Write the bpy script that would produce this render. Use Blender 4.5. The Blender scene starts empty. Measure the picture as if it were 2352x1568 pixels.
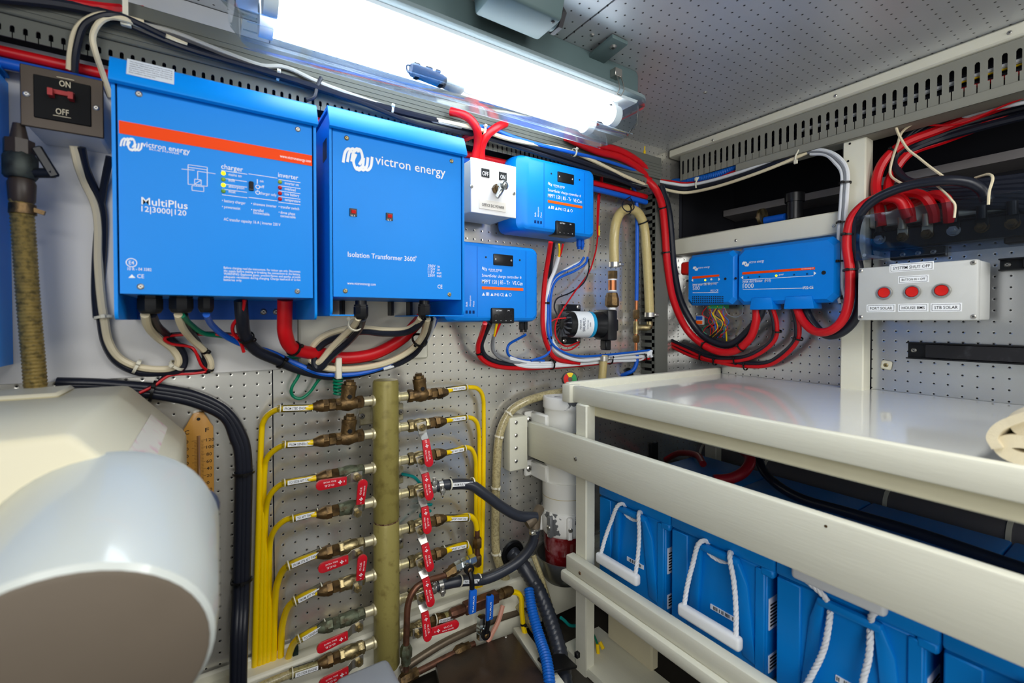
import bpy, bmesh, math, random
from mathutils import Vector, Matrix, Euler
random.seed(7)
C = bpy.context.scene
COL = C.collection
# ---------------------------------------------------------------- camera
H = 0.85                      # camera height above the bilge floor
D = 1.035                     # aft bulkhead plane (y)
XB = 1.39                     # outboard bulkhead plane (x)
FPX, PPX, PPY = 1054.0, 1176.0, 750.0
YAW, PITCH = math.radians(33.4), math.radians(0.93)
FWD = Vector((math.sin(YAW)*math.cos(PITCH), math.cos(YAW)*math.cos(PITCH), -math.sin(PITCH)))
RGT = Vector((math.cos(YAW), -math.sin(YAW), 0))
UPV = RGT.cross(FWD)
CAM = Vector((0, 0, H))
cd = bpy.data.cameras.new('camera'); cam = bpy.data.objects.new('camera', cd); COL.objects.link(cam)
m3 = Matrix((RGT, UPV, -FWD)).transposed()
cam.matrix_world = Matrix.Translation(CAM) @ m3.to_4x4()
cd.sensor_width = 36; cd.lens = FPX/2352*36; cd.shift_y = -(784-PPY)/2352; cd.clip_start = 0.02
cd.dof.use_dof = True; cd.dof.focus_distance = 1.15; cd.dof.aperture_fstop = 3.5
C.camera = cam
# ---------------------------------------------------------------- world, lamps, exposure
w = bpy.data.worlds.new('world'); C.world = w; w.use_nodes = True
w.node_tree.nodes['Background'].inputs[0].default_value = (0.6, 0.65, 0.7, 1)
w.node_tree.nodes['Background'].inputs[1].default_value = 0.2
C.view_settings.view_transform = 'Standard'; C.view_settings.look = 'None'
C.view_settings.gamma = 1; C.view_settings.use_curve_mapping = False
C.view_settings.exposure = 0.0
def area(name, loc, rot, sx, sy, power, col=(1, 1, 1)):
    l = bpy.data.lights.new(name, 'AREA'); l.shape = 'RECTANGLE'; l.size = sx; l.size_y = sy; l.energy = power; l.color = col
    o = bpy.data.objects.new(name, l); o.location = loc; o.rotation_euler = rot; COL.objects.link(o); return o
# two more of the engine room's ceiling lamps, behind the photographer
area('ceiling_lamp_light', (0.42, -0.12, H+0.57), (math.radians(14), 0, 0), 0.9, 0.22, 11, (1, .99, .96))
area('aft_lamp_light', (-0.35, -0.75, H+0.57), (math.radians(38), 0, math.radians(-30)), 0.9, 0.4, 11, (1, .99, .96))
# unseen fill light added behind the camera, brightens what it faces
area('camera_side_fill', (-0.55, -1.0, H-0.05), (math.radians(88), 0, math.radians(-36)), 0.8, 1.2, 10.5, (1, .99, .96))
area('under_shelf_fill', (1.02, -1.0, H+.45), (math.radians(62), 0, math.radians(4)), 0.5, 0.3, 7, (1, .99, .96))  # unseen light added to reach in under the shelf
try:
    C.cycles.use_denoising = True
    C.cycles.max_bounces = 10; C.cycles.transparent_max_bounces = 16; C.cycles.sample_clamp_indirect = 6
    C.cycles.caustics_reflective = False; C.cycles.caustics_refractive = False
except Exception: pass
# ---------------------------------------------------------------- pixel -> place on a real plane
def ray(px, py): return FWD + RGT*((px-PPX)/FPX) - UPV*((py-PPY)/FPX)
def PA(px, py, y=D):
    d = ray(px, py); return CAM + d*(y/d.y)
def PB(px, py, x=XB):
    d = ray(px, py); return CAM + d*(x/d.x)
def PZ(px, py, z):
    d = ray(px, py); return CAM + d*(z/d.z)
def depth_at(p): return (p-CAM).dot(FWD)
V = Vector
# ---------------------------------------------------------------- materials
def lin(c):
    r = []
    for v in c:
        v = v/255; r.append(v/12.92 if v <= .04045 else ((v+.055)/1.055)**2.4)
    return tuple(r)
MATS = {}
def mat(name, rgb, rough=.5, metal=0., var=.08, scale=25., bump=0., bscale=300., coat=0., spec=.32, stretch=(1, 1, 1), rgb2=None, split=(.45, .7), emit=0, trans=0):
    if name in MATS: return MATS[name]
    m = bpy.data.materials.new(name); m.use_nodes = True; nt = m.node_tree; N = nt.nodes; Lk = nt.links
    b = N['Principled BSDF']; c = lin(rgb)
    tc = N.new('ShaderNodeTexCoord'); mp = N.new('ShaderNodeMapping'); mp.inputs['Scale'].default_value = stretch
    Lk.new(tc.outputs['Object'], mp.inputs[0])
    n = N.new('ShaderNodeTexNoise'); n.inputs['Scale'].default_value = scale; n.inputs['Detail'].default_value = 4
    Lk.new(mp.outputs[0], n.inputs['Vector'])
    mx = N.new('ShaderNodeMix'); mx.data_type = 'RGBA'
    if rgb2:
        rr = N.new('ShaderNodeMapRange'); rr.inputs[1].default_value = split[0]; rr.inputs[2].default_value = split[1]
        Lk.new(n.outputs[0], rr.inputs[0]); Lk.new(rr.outputs[0], mx.inputs[0])
        mx.inputs[6].default_value = (*c, 1); mx.inputs[7].default_value = (*lin(rgb2), 1)
    else:
        Lk.new(n.outputs[0], mx.inputs[0])
        mx.inputs[6].default_value = (*[v*(1-var) for v in c], 1); mx.inputs[7].default_value = (*[min(1, v*(1+var)) for v in c], 1)
    Lk.new(mx.outputs[2], b.inputs['Base Color'])
    b.inputs['Roughness'].default_value = rough; b.inputs['Metallic'].default_value = metal
    b.inputs['Coat Weight'].default_value = coat; b.inputs['Specular IOR Level'].default_value = spec
    if trans: b.inputs['Transmission Weight'].default_value = trans
    if emit:
        b.inputs['Emission Color'].default_value = (*c, 1); b.inputs['Emission Strength'].default_value = emit
    if bump:
        n2 = N.new('ShaderNodeTexNoise'); n2.inputs['Scale'].default_value = bscale; n2.inputs['Detail'].default_value = 3
        Lk.new(mp.outputs[0], n2.inputs['Vector'])
        bp = N.new('ShaderNodeBump'); bp.inputs['Strength'].default_value = bump; bp.inputs['Distance'].default_value = .002
        Lk.new(n2.outputs[0], bp.inputs['Height']); Lk.new(bp.outputs[0], b.inputs['Normal'])
    MATS[name] = m; return m
def perf(name, rgb, ax, pitch=.0222, rad=.085, rough=.24, metal=.9, off=(0, 0)):
    """punched aluminium sheet: bright metal with small punched holes, slightly wavy"""
    m = bpy.data.materials.new(name); m.use_nodes = True; nt = m.node_tree; N = nt.nodes; Lk = nt.links
    b = N['Principled BSDF']; tc = N.new('ShaderNodeTexCoord'); sp = N.new('ShaderNodeSeparateXYZ'); Lk.new(tc.outputs['Object'], sp.inputs[0])
    cb = N.new('ShaderNodeCombineXYZ'); Lk.new(sp.outputs[ax[0]], cb.inputs[0]); Lk.new(sp.outputs[ax[1]], cb.inputs[1])
    cb.inputs[2].default_value = 0
    def vm(op, a, v=None):
        q = N.new('ShaderNodeVectorMath'); q.operation = op; Lk.new(a, q.inputs[0])
        if v is not None: q.inputs[1].default_value = v
        return q
    s = vm('MULTIPLY', cb.outputs[0], (1/pitch, 1/pitch, 0)); s = vm('ADD', s.outputs[0], (off[0], off[1], 0))
    f = vm('FRACTION', s.outputs[0]); f = vm('SUBTRACT', f.outputs[0], (.5, .5, 0)); l = vm('LENGTH', f.outputs[0])
    mr = N.new('ShaderNodeMapRange'); mr.inputs[1].default_value = rad*.85; mr.inputs[2].default_value = rad*1.1
    Lk.new(l.outputs['Value'], mr.inputs[0])
    mb = N.new('ShaderNodeMapRange'); mb.inputs[1].default_value = rad*.7; mb.inputs[2].default_value = rad*1.9
    Lk.new(l.outputs['Value'], mb.inputs[0])
    n = N.new('ShaderNodeTexNoise'); n.inputs['Scale'].default_value = 9; n.inputs['Detail'].default_value = 6; Lk.new(tc.outputs['Object'], n.inputs['Vector'])
    mc = N.new('ShaderNodeMix'); mc.data_type = 'RGBA'; c = lin(rgb); Lk.new(n.outputs[0], mc.inputs[0])
    mc.inputs[6].default_value = (*[v*.93 for v in c], 1); mc.inputs[7].default_value = (*[min(1, v*1.06) for v in c], 1)
    mx = N.new('ShaderNodeMix'); mx.data_type = 'RGBA'; Lk.new(mr.outputs[0], mx.inputs[0]); mx.inputs[6].default_value = (.004, .004, .005, 1)
    Lk.new(mc.outputs[2], mx.inputs[7]); Lk.new(mx.outputs[2], b.inputs['Base Color'])
    mm = N.new('ShaderNodeMath'); mm.operation = 'MULTIPLY'; mm.inputs[1].default_value = metal; Lk.new(mr.outputs[0], mm.inputs[0]); Lk.new(mm.outputs[0], b.inputs['Metallic'])
    rn = N.new('ShaderNodeMapRange'); Lk.new(n.outputs[0], rn.inputs[0]); rn.inputs[1].default_value = .3; rn.inputs[2].default_value = .75
    rn.inputs[3].default_value = rough*.88; rn.inputs[4].default_value = rough*1.15; Lk.new(rn.outputs[0], b.inputs['Roughness'])
    n3 = N.new('ShaderNodeTexNoise'); n3.inputs['Scale'].default_value = 5; Lk.new(tc.outputs['Object'], n3.inputs['Vector'])
    b1 = N.new('ShaderNodeBump'); b1.inputs['Strength'].default_value = .25; b1.inputs['Distance'].default_value = .01; Lk.new(n3.outputs[0], b1.inputs['Height'])
    b2 = N.new('ShaderNodeBump'); b2.inputs['Strength'].default_value = .35; b2.inputs['Distance'].default_value = .0007; Lk.new(mb.outputs[0], b2.inputs['Height'])
    Lk.new(b1.outputs[0], b2.inputs['Normal']); Lk.new(b2.outputs[0], b.inputs['Normal'])
    return m
def clear(name, tint=(235, 243, 246), gloss=.12, rough=.04, haze=0., hz=(200, 210, 220), refl=1.):
    """thin clear plastic: lets light straight through, reflects at grazing angles, a little haze"""
    m = bpy.data.materials.new(name); m.use_nodes = True; nt = m.node_tree; N = nt.nodes; Lk = nt.links
    N.remove(N['Principled BSDF']); out = N['Material Output']
    t = N.new('ShaderNodeBsdfTransparent'); t.inputs[0].default_value = (*lin(tint), 1)
    g = N.new('ShaderNodeBsdfGlossy'); g.inputs['Roughness'].default_value = rough; g.inputs[0].default_value = (.95, .97, 1, 1)
    fr = N.new('ShaderNodeLayerWeight'); fr.inputs[0].default_value = gloss
    fm = N.new('ShaderNodeMath'); fm.operation = 'MULTIPLY'; fm.inputs[1].default_value = refl; Lk.new(fr.outputs['Fresnel'], fm.inputs[0]); mx = N.new('ShaderNodeMixShader'); Lk.new(fm.outputs[0], mx.inputs[0]); Lk.new(t.outputs[0], mx.inputs[1]); Lk.new(g.outputs[0], mx.inputs[2])
    last = mx
    if haze:
        df = N.new('ShaderNodeBsdfTranslucent'); df.inputs[0].default_value = (*lin(hz), 1)
        tc = N.new('ShaderNodeTexCoord'); n = N.new('ShaderNodeTexNoise'); n.inputs['Scale'].default_value = 14; n.inputs['Detail'].default_value = 6
        Lk.new(tc.outputs['Object'], n.inputs['Vector'])
        r = N.new('ShaderNodeMapRange'); r.inputs[1].default_value = .45; r.inputs[2].default_value = .8; r.inputs[3].default_value = haze*.4; r.inputs[4].default_value = haze*1.6
        Lk.new(n.outputs[0], r.inputs[0]); m2 = N.new('ShaderNodeMixShader'); Lk.new(r.outputs[0], m2.inputs[0]); Lk.new(mx.outputs[0], m2.inputs[1]); Lk.new(df.outputs[0], m2.inputs[2]); last = m2
    Lk.new(last.outputs[0], out.inputs[0]); MATS[name] = m; return m

M_ALUA = perf('punched_aluminium_aft', (232, 230, 222), (0, 2), metal=.78)
M_ALUB = perf('punched_aluminium_outboard', (212, 214, 217), (1, 2), .0238)
M_ALUC = perf('punched_aluminium_ceiling', (206, 209, 213), (0, 1), .0235, .088, .4, .5)
M_WHITE = mat('white_panel_paint', (214, 213, 211), .45, var=.05, scale=6, bump=.05)
M_CREAM = mat('cream_gloss_paint', (228, 226, 208), .3, var=.05, scale=9, bump=.25, bscale=60, stretch=(1, 1, 1))
M_CREAMW = mat('cream_painted_timber', (218, 217, 200), .42, var=.06, scale=8, bump=.12, bscale=45, stretch=(6, .7, 6))
M_SHELF = mat('glossy_shelf_paint', (226, 227, 222), .12, var=.03, scale=6, bump=.04, bscale=20, coat=.6)
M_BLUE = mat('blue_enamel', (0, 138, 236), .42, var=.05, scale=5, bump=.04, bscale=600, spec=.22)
M_BLUED = mat('blue_enamel_shaded_interior', (0, 90, 190), .45)  # darker copy of the blue enamel, shade put into the colour
M_BLUEP = mat('blue_moulded_plastic', (0, 128, 226), .38, var=.04, spec=.25)
M_BATT = mat('battery_blue_plastic', (0, 128, 212), .4, var=.05, scale=7, bump=.05)
M_INK = mat('white_print', (242, 245, 248), .5, var=.01)
M_BLACKINK = mat('black_print', (22, 22, 24), .6)
M_ORANGE = mat('orange_red_stripe', (246, 72, 0), .5, var=.03, spec=.15)
M_ORANGE2 = mat('orange_stripe', (252, 98, 10), .4, var=.03)
M_BLACK = mat('black_plastic', (20, 21, 24), .35, var=.2)
M_RUBBER = mat('black_rubber', (42, 46, 56), .34, var=.15, spec=.45)
M_BCAB = mat('black_cable_jacket', (28, 31, 42), .33, var=.12)
M_RCAB = mat('red_cable_jacket', (198, 16, 26), .36, var=.07)
M_CCAB = mat('cream_cable_jacket', (222, 210, 178), .42, var=.06)
M_WCAB = mat('white_cable_jacket', (224, 228, 232), .4, var=.04)
M_GCAB = mat('grey_cable_jacket', (128, 132, 138), .4)
M_UCAB = mat('blue_cable_jacket', (18, 92, 200), .38)
M_TCAB = mat('green_cable_jacket', (0, 122, 88), .4)
M_TEAL = mat('teal_cable_jacket', (0, 140, 138), .35)
M_YCAB = mat('yellow_wire_jacket', (238, 200, 20), .4)
M_TIEW = mat('natural_nylon', (226, 222, 202), .4)
M_TIEB = mat('black_nylon', (16, 16, 18), .4)
M_STEEL = mat('stainless_steel', (186, 184, 178), .32, .9, var=.1)
M_CHROME = mat('nickel_plate', (200, 208, 210), .18, 1, var=.12, scale=60)
M_BRONZE = mat('aged_bronze', (120, 96, 62), .45, .85, scale=60, rgb2=(70, 58, 44), bump=.3, bscale=250)
M_BRASS = mat('tarnished_nickel_brass', (176, 160, 118), .35, .9, scale=55, rgb2=(104, 92, 62), bump=.2, bscale=300)
M_VERD = mat('verdigris_brass', (104, 112, 92), .55, .6, scale=70, rgb2=(74, 64, 46), bump=.3)
M_NIP = mat('painted_nipple', (206, 198, 168), .35, .5, scale=60, rgb2=(170, 160, 110))
M_OLIVE = mat('olive_drab_paint', (142, 132, 72), .4, .1, var=.1, scale=40, rgb2=(108, 96, 48), split=(.5, .75), bump=.15)
M_OLIVE2 = mat('olive_paint_lower', (150, 140, 80), .4, .1, scale=55, rgb2=(112, 98, 52), split=(.55, .8), bump=.15)
M_RUST = mat('rusty_joint', (70, 40, 26), .7, scale=200, rgb2=(150, 130, 90))
M_YEL = mat('yellow_fuel_line', (246, 208, 0), .3, var=.06, scale=30, coat=.3)
M_COPPER = mat('dull_copper', (124, 84, 66), .4, .7, scale=60, rgb2=(86, 66, 54))
M_COPPERB = mat('bright_copper', (176, 112, 74), .35, .85, scale=50)
M_REDH = mat('red_vinyl_grip', (198, 22, 38), .3, var=.1, coat=.3)
M_BLUEH = mat('blue_vinyl_grip', (20, 98, 206), .35)
M_GREYBOX = mat('grey_abs_box', (192, 194, 192), .45, var=.03, bump=.08, bscale=500)
M_REDB = mat('red_button', (206, 34, 28), .35, spec=.2)
M_DUCT = mat('grey_trunking', (98, 100, 94), .6, var=.05, spec=.2)
M_DUCTB = mat('pale_grey_trunking', (140, 140, 130), .6, var=.05, spec=.2)
M_DARK = mat('dark_void_colour', (22, 23, 30), .8, var=.3, scale=4)
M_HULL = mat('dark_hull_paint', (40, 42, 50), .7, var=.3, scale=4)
M_BROWN = mat('brown_bakelite', (56, 46, 38), .4, var=.15)
M_BEIGE = mat('beige_machine_paint', (216, 210, 184), .45, var=.03, scale=5)
M_MACH = mat('pale_grey_enamel', (200, 206, 202), .25, var=.03, scale=5, coat=.3)
M_MACHD = mat('taupe_end_plate', (104, 94, 82), .6, var=.06)
M_TAN = mat('tan_braided_hose', (190, 172, 116), .35, var=.15, scale=200, coat=.3)
M_BRAID = mat('clear_braided_hose', (182, 170, 128), .25, scale=240, rgb2=(138, 128, 92), coat=.5)
M_WOOD = mat('varnished_wood', (196, 142, 62), .35, var=.15, scale=12, stretch=(4, 4, .6), coat=.3)
M_HATCH = mat('dark_stained_hatch', (62, 48, 36), .35, scale=14, rgb2=(38, 32, 28), bump=.1)
M_LENS = mat('white_filter_paint', (232, 232, 226), .3, var=.03, scale=12, bump=.08)
M_PEEL = mat('peeling_white_paint', (236, 236, 232), .35, scale=22, rgb2=(104, 106, 108), split=(.56, .58))
M_BOWL = mat('red_fuel_bowl', (112, 18, 22), .12, scale=32, rgb2=(158, 104, 108), split=(.5, .7), coat=.8)
M_CLOTH = mat('unbleached_canvas', (226, 214, 184), .9, var=.08, scale=60, bump=.6, bscale=900)
M_ROPE = mat('white_nylon_rope', (232, 234, 238), .6, var=.05)
M_LAMPG = mat('grey_green_housing', (92, 112, 114), .5, var=.06)
M_WPL = mat('white_plastic', (232, 234, 236), .4, var=.02)
M_CONDUIT = mat('charcoal_conduit', (112, 109, 111), .55, var=.12, scale=10)
M_BLUECOR = mat('blue_ribbed_conduit', (14, 96, 190), .4)
M_CLEAR = clear('clear_cover', gloss=.1, rough=.07, haze=.03, hz=(215, 228, 242), refl=.6)  # pale haze imitates the glow of the tubes in the clear plastic
M_RIDGE = clear('clear_cover_ridge', gloss=.3, rough=.2, haze=.14, hz=(235, 240, 246), refl=.7)  # whitish haze puts the highlights of the clear ridges into the material
M_ACRYL = clear('scratched_acrylic', (206, 214, 224), .3, .03, .07)
M_SLEEVE = clear('clear_label_sleeve', (240, 240, 225), .2, .1, .05)
M_TUBE = mat('lit_fluorescent_tube', (250, 252, 255), .4, emit=11)
M_LEDY = mat('lit_yellow_led', (255, 226, 10), .3, emit=1.2)
M_LEDG = mat('green_led', (60, 150, 60), .3, rgb2=(200, 200, 40))
M_LEDR = mat('red_led', (190, 20, 24), .3)

# ---------------------------------------------------------------- mesh builder
class MB:
    def __init__(s): s.bm = bmesh.new()
    def _new(s, vs): return [s.bm.verts.new(v) for v in vs]
    def box(s, lo, hi, bev=0, seg=1):
        lo = V(lo); hi = V(hi); c = (lo+hi)/2; d = hi-lo
        return s.obox(c, (abs(d.x), abs(d.y), abs(d.z)), None, bev, seg)
    def obox(s, c, d, rot=None, bev=0, seg=1):
        M = Matrix.Translation(c) @ ((rot.to_4x4()) if rot else Matrix.Identity(4)) @ Matrix.Diagonal((d[0], d[1], d[2], 1))
        r = bmesh.ops.create_cube(s.bm, size=1, matrix=M)
        if bev:
            es = list({e for v in r['verts'] for e in v.link_edges})
            bmesh.ops.bevel(s.bm, geom=es, offset=min(bev, .49*min(d)), segments=seg, affect='EDGES', profile=.5)
        return s
    def prism(s, pts, ext, bev=0):
        """polygon of 3D points extruded by the vector ext"""
        a = s._new(pts); ext = V(ext); b = s._new([V(p)+ext for p in pts]); n = len(pts)
        fs = [s.bm.faces.new(a), s.bm.faces.new(b[::-1])]
        for i in range(n): fs.append(s.bm.faces.new((a[i], b[i], b[(i+1) % n], a[(i+1) % n])))
        bmesh.ops.recalc_face_normals(s.bm, faces=fs)
        if bev:
            es = list({e for f in fs for e in f.edges})
            bmesh.ops.bevel(s.bm, geom=es, offset=bev, segments=2, affect='EDGES', profile=.5)
        return s
    def lathe(s, p, axis, prof, n=16, rot=0, cap=True):
        """prof: list of (t, r) along the axis from p"""
        p = V(p); ax = V(axis).normalized(); q = ax.to_track_quat('Z', 'Y').to_matrix()
        rings = []
        for t, r in prof:
            rings.append(s._new([p+ax*t+q @ V((math.cos(rot+2*math.pi*k/n)*r, math.sin(rot+2*math.pi*k/n)*r, 0)) for k in range(n)]))
        for a, b in zip(rings, rings[1:]):
            for k in range(n): s.bm.faces.new((a[k], a[(k+1) % n], b[(k+1) % n], b[k]))
        if cap: s.bm.faces.new(rings[0][::-1]); s.bm.faces.new(rings[-1])
        return s
    def cyl(s, a, b, r, r2=None, n=14, rot=0):
        a = V(a); b = V(b); return s.lathe(a, b-a, [(0, r), ((b-a).length, r if r2 is None else r2)], n, rot)
    def sphere(s, c, r, sc=(1, 1, 1), n=12):
        bmesh.ops.create_uvsphere(s.bm, u_segments=n, v_segments=max(6, n//2+2), radius=r, matrix=Matrix.Translation(c) @ Matrix.Diagonal((*sc, 1))); return s
    def tube(s, pts, r, n=8, sub=6, rib=None, cap=True, radii=None):
        P = smooth(pts, sub) if sub else [V(p) for p in pts]
        if rib: P = resample(P, rib[0]/2)
        T = []
        for i in range(len(P)): T.append((P[min(i+1, len(P)-1)]-P[max(i-1, 0)]).normalized())
        up = V((0, 0, 1)) if abs(T[0].z) < .9 else V((1, 0, 0))
        nrm = (up-T[0]*up.dot(T[0])).normalized(); rings = []
        for i, p in enumerate(P):
            nrm = (nrm-T[i]*nrm.dot(T[i]))
            nrm = nrm.normalized() if nrm.length > 1e-6 else T[i].orthogonal().normalized()
            bi = T[i].cross(nrm); rr = r
            if rib: rr = r*(1 if i % 2 else 1-rib[1])
            if radii: rr = radii[0]+(radii[1]-radii[0])*i/(len(P)-1)
            rings.append(s._new([p+(nrm*math.cos(2*math.pi*k/n)+bi*math.sin(2*math.pi*k/n))*rr for k in range(n)]))
        for a, b in zip(rings, rings[1:]):
            for k in range(n): s.bm.faces.new((a[k], a[(k+1) % n], b[(k+1) % n], b[k]))
        if cap: s.bm.faces.new(rings[0][::-1]); s.bm.faces.new(rings[-1])
        return s
    def mesh(s, me, M):
        n0 = len(s.bm.verts); s.bm.from_mesh(me); s.bm.verts.ensure_lookup_table()
        for v in s.bm.verts[n0:]: v.co = M @ v.co
        return s
    def quad(s, pts): s.bm.faces.new(s._new(pts)); return s
    def build(s, name, m, parent=None, label=None, ang=38):
        me = bpy.data.meshes.new(name); org = V((0, 0, 0)); q = parent
        while q is not None: org = org+V(q.location); q = q.parent
        bmesh.ops.translate(s.bm, verts=s.bm.verts, vec=-org)
        s.bm.to_mesh(me); s.bm.free()
        if len(me.polygons):
            me.polygons.foreach_set('use_smooth', [True]*len(me.polygons)); me.set_sharp_from_angle(angle=math.radians(ang))
        me.materials.append(m); o = bpy.data.objects.new(name, me); COL.objects.link(o); o.parent = parent
        if label: o['label'] = label
        return o
def smooth(pts, sub):
    P = [V(p) for p in pts]
    if len(P) < 3: return P
    out = []; Q = [P[0]*2-P[1]]+P+[P[-1]*2-P[-2]]
    for i in range(1, len(Q)-2):
        a, b, c, d = Q[i-1:i+3]
        for k in range(sub):
            t = k/sub
            out.append(.5*((2*b)+(c-a)*t+(2*a-5*b+4*c-d)*t*t+(3*b-a-3*c+d)*t**3))
    out.append(P[-1]); return out
def resample(P, step):
    out = [P[0]]; acc = 0
    for a, b in zip(P, P[1:]):
        L = (b-a).length; t = step-acc
        while t <= L: out.append(a+(b-a)*(t/L)); t += step
        acc = (acc+L) % step
    return out
def thing(name, label, cat, loc, group=None):
    o = bpy.data.objects.new(name, None); COL.objects.link(o); o.location = loc; o.empty_display_size = .02
    o['label'] = label; o['category'] = cat
    if group: o['group'] = group
    return o
def tag(o, label, cat, group=None):
    o['label'] = label; o['category'] = cat
    if group: o['group'] = group
    return o
def struct(name, mb, m, parent=None):
    o = mb.build(name, m, parent)
    if parent is None: o['kind'] = 'structure'
    return o
# ---------------------------------------------------------------- lettering
_font = {}
def text_mesh(t):
    cu = bpy.data.curves.new('t', 'FONT'); cu.body = t; cu.resolution_u = 2; cu.size = 1; cu.offset = .005
    ob = bpy.data.objects.new('t', cu); me = bpy.data.meshes.new_from_object(ob)
    bpy.data.objects.remove(ob); bpy.data.curves.remove(cu); return me
def extent(me):
    xs = [v.co.x for v in me.vertices]; return min(xs), max(xs)
class Ink:
    """print on a wall-parallel face; plane ('A', y) or ('B', x)"""
    def __init__(s, plane, val): s.pl = plane; s.v = val; s.mb = MB(); s.xd = V((1, 0, 0)) if plane == 'A' else V((0, -1, 0)); s.nd = V((0, -1, 0)) if plane == 'A' else V((-1, 0, 0))
    def P(s, px, py): return PA(px, py, s.v) if s.pl == 'A' else PB(px, py, s.v)
    def t(s, txt, x0, y0, x1, h=None):
        p0 = s.P(x0, y0); p1 = s.P(x1, y0); w = (p1-p0).dot(s.xd)
        hh = (h or 8)*depth_at(p0)/FPX
        s.raw(txt, p0, w, hh); return s
    def raw(s, txt, p0, w, hh, ang=0, xd=None, ud=None):
        me = text_mesh(txt)
        if not len(me.vertices): return s
        a, b = extent(me); xd = xd or s.xd; ud = ud or V((0, 0, 1)); kx = w/(b-a); ky = hh/.72
        M = Matrix.Translation(p0) @ Matrix((xd*kx, ud*ky, xd.cross(ud))).transposed().to_4x4() @ Matrix.Translation((-a, 0, 0))
        s.mb.mesh(me, M); bpy.data.meshes.remove(me); return s
    def line(s, x0, y0, x1, th=1.2, y1=None):
        p = s.P(x0, y0); q = s.P(x1, y1 if y1 is not None else y0)
        if y1 is None: q = p+s.xd*((q-p).dot(s.xd))
        t = th*depth_at(p)/FPX; d = (q-p).normalized(); u = s.nd.cross(d)*t/2
        s.mb.quad([p-u, q-u, q+u, p+u]); return s
    def rect(s, x0, y0, x1, y1):
        p = s.P(x0, y0); q = s.P(x1, y0); r = s.P(x0, y1); w = s.xd*((q-p).dot(s.xd)); h = V((0, 0, (p-r).z)); b = p-h
        s.mb.quad([b, b+w, b+w+h, p]); return s
    def ring(s, cx, cy, r, th=1.3, n=20, a0=0, a1=360):
        p = s.P(cx, cy); k = depth_at(p)/FPX; vs = []
        for i in range(n+1):
            a = math.radians(a0+(a1-a0)*i/n); d = s.xd*math.cos(a)+V((0, 0, 1))*math.sin(a); vs.append((p+d*(r-th/2)*k, p+d*(r+th/2)*k))
        for (a, b), (c, d) in zip(vs, vs[1:]): s.mb.quad([a, c, d, b])
        return s
    def poly(s, pts): s.mb.quad([s.P(*p) for p in pts]); return s
    def stroke(s, pts, th):
        Q = smooth([s.P(*p) for p in pts], 5)
        for i, (a, b) in enumerate(zip(Q, Q[1:])):
            t = th*depth_at(a)/FPX/2; d = (b-a).normalized(); u = s.nd.cross(d)*t; e = d*t*.35
            s.k = getattr(s, 'k', 0)+1; w = s.nd*(.00012+.000004*(s.k % 40))
            s.mb.quad([a-u-e+w, b-u+e+w, b+u+e+w, a+u-e+w])
        return s
    def logo(s, x0, y0, x1, y1, th):
        """four linked wave strokes"""
        W = x1-x0; Hh = y1-y0; sk = 0
        for k in range(3):
            o = k*.14
            s.stroke([(x0+W*(.02+o), y0+Hh*(.62-.02*k)), (x0+W*(.08+o), y0+Hh*.22), (x0+W*(.2+o), y0+Hh*.06), (x0+W*(.3+o*.8), y0+Hh*.2)], th)
            s.stroke([(x0+W*(.98-o), y0+Hh*(.42+.02*k)), (x0+W*(.94-o), y0+Hh*.8), (x0+W*(.82-o), y0+Hh*.96), (x0+W*(.7-o*.8), y0+Hh*.82)], th)
        s.stroke([(x0+W*.44, y0+Hh*.3), (x0+W*.36, y0+Hh*.6), (x0+W*.46, y0+Hh*.92), (x0+W*.6, y0+Hh*.86)], th)
        s.stroke([(x0+W*.56, y0+Hh*.72), (x0+W*.66, y0+Hh*.45), (x0+W*.58, y0+Hh*.1), (x0+W*.44, y0+Hh*.12)], th); return s
    def done(s, parent, m=None, name='lettering'):
        return s.mb.build(name, m or M_INK, parent)
# ---------------------------------------------------------------- small fittings
def screw(parent, p, nrm, r=.004, m=None, name='screw'):
    nrm = V(nrm); b = MB(); b.lathe(p, nrm, [(0, r), (r*.25, r), (r*.55, r*.6)], 10)
    u = nrm.orthogonal().normalized(); v = nrm.cross(u)
    o = b.build(name, m or M_STEEL, parent); s = MB()
    for d, e in ((u, v), (v, u)):
        q = V(p)+nrm*(r*.57); s.quad([q-d*r*.5-e*r*.1, q+d*r*.5-e*r*.1, q+d*r*.5+e*r*.1, q-d*r*.5+e*r*.1])
    lv = 0; q = parent
    while q is not None: lv += 1; q = q.parent
    s.build('screw_slot', M_BLACKINK, o if lv < 2 else parent); return o
def tie(parent, p, axis, r, m=None, head=(0, 0, 1), w=.0022):
    """cable tie: band round a bundle plus its square lock head"""
    ax = V(axis).normalized(); p = V(p); b = MB()
    b.lathe(p-ax*w, ax, [(0, r*.9), (0, r*1.06), (2*w, r*1.06), (2*w, r*.9)], 14, cap=False)
    hd = V(head); hd = (hd-ax*hd.dot(ax)); hd = hd.normalized() if hd.length > 1e-4 else ax.orthogonal().normalized()
    q = Matrix((ax, hd, ax.cross(hd))).transposed()
    b.obox(p+hd*(r*1.06+.002), (w*2.8, .0055, .006), q, .0006)
    return b.build('cable_tie', m or M_TIEB, parent)
def path(plane, pts):
    out = []
    for q in pts:
        px, py, off = q
        out.append(PA(px, py, D-off) if plane == 'A' else PB(px, py, XB-off))
    return out
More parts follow.
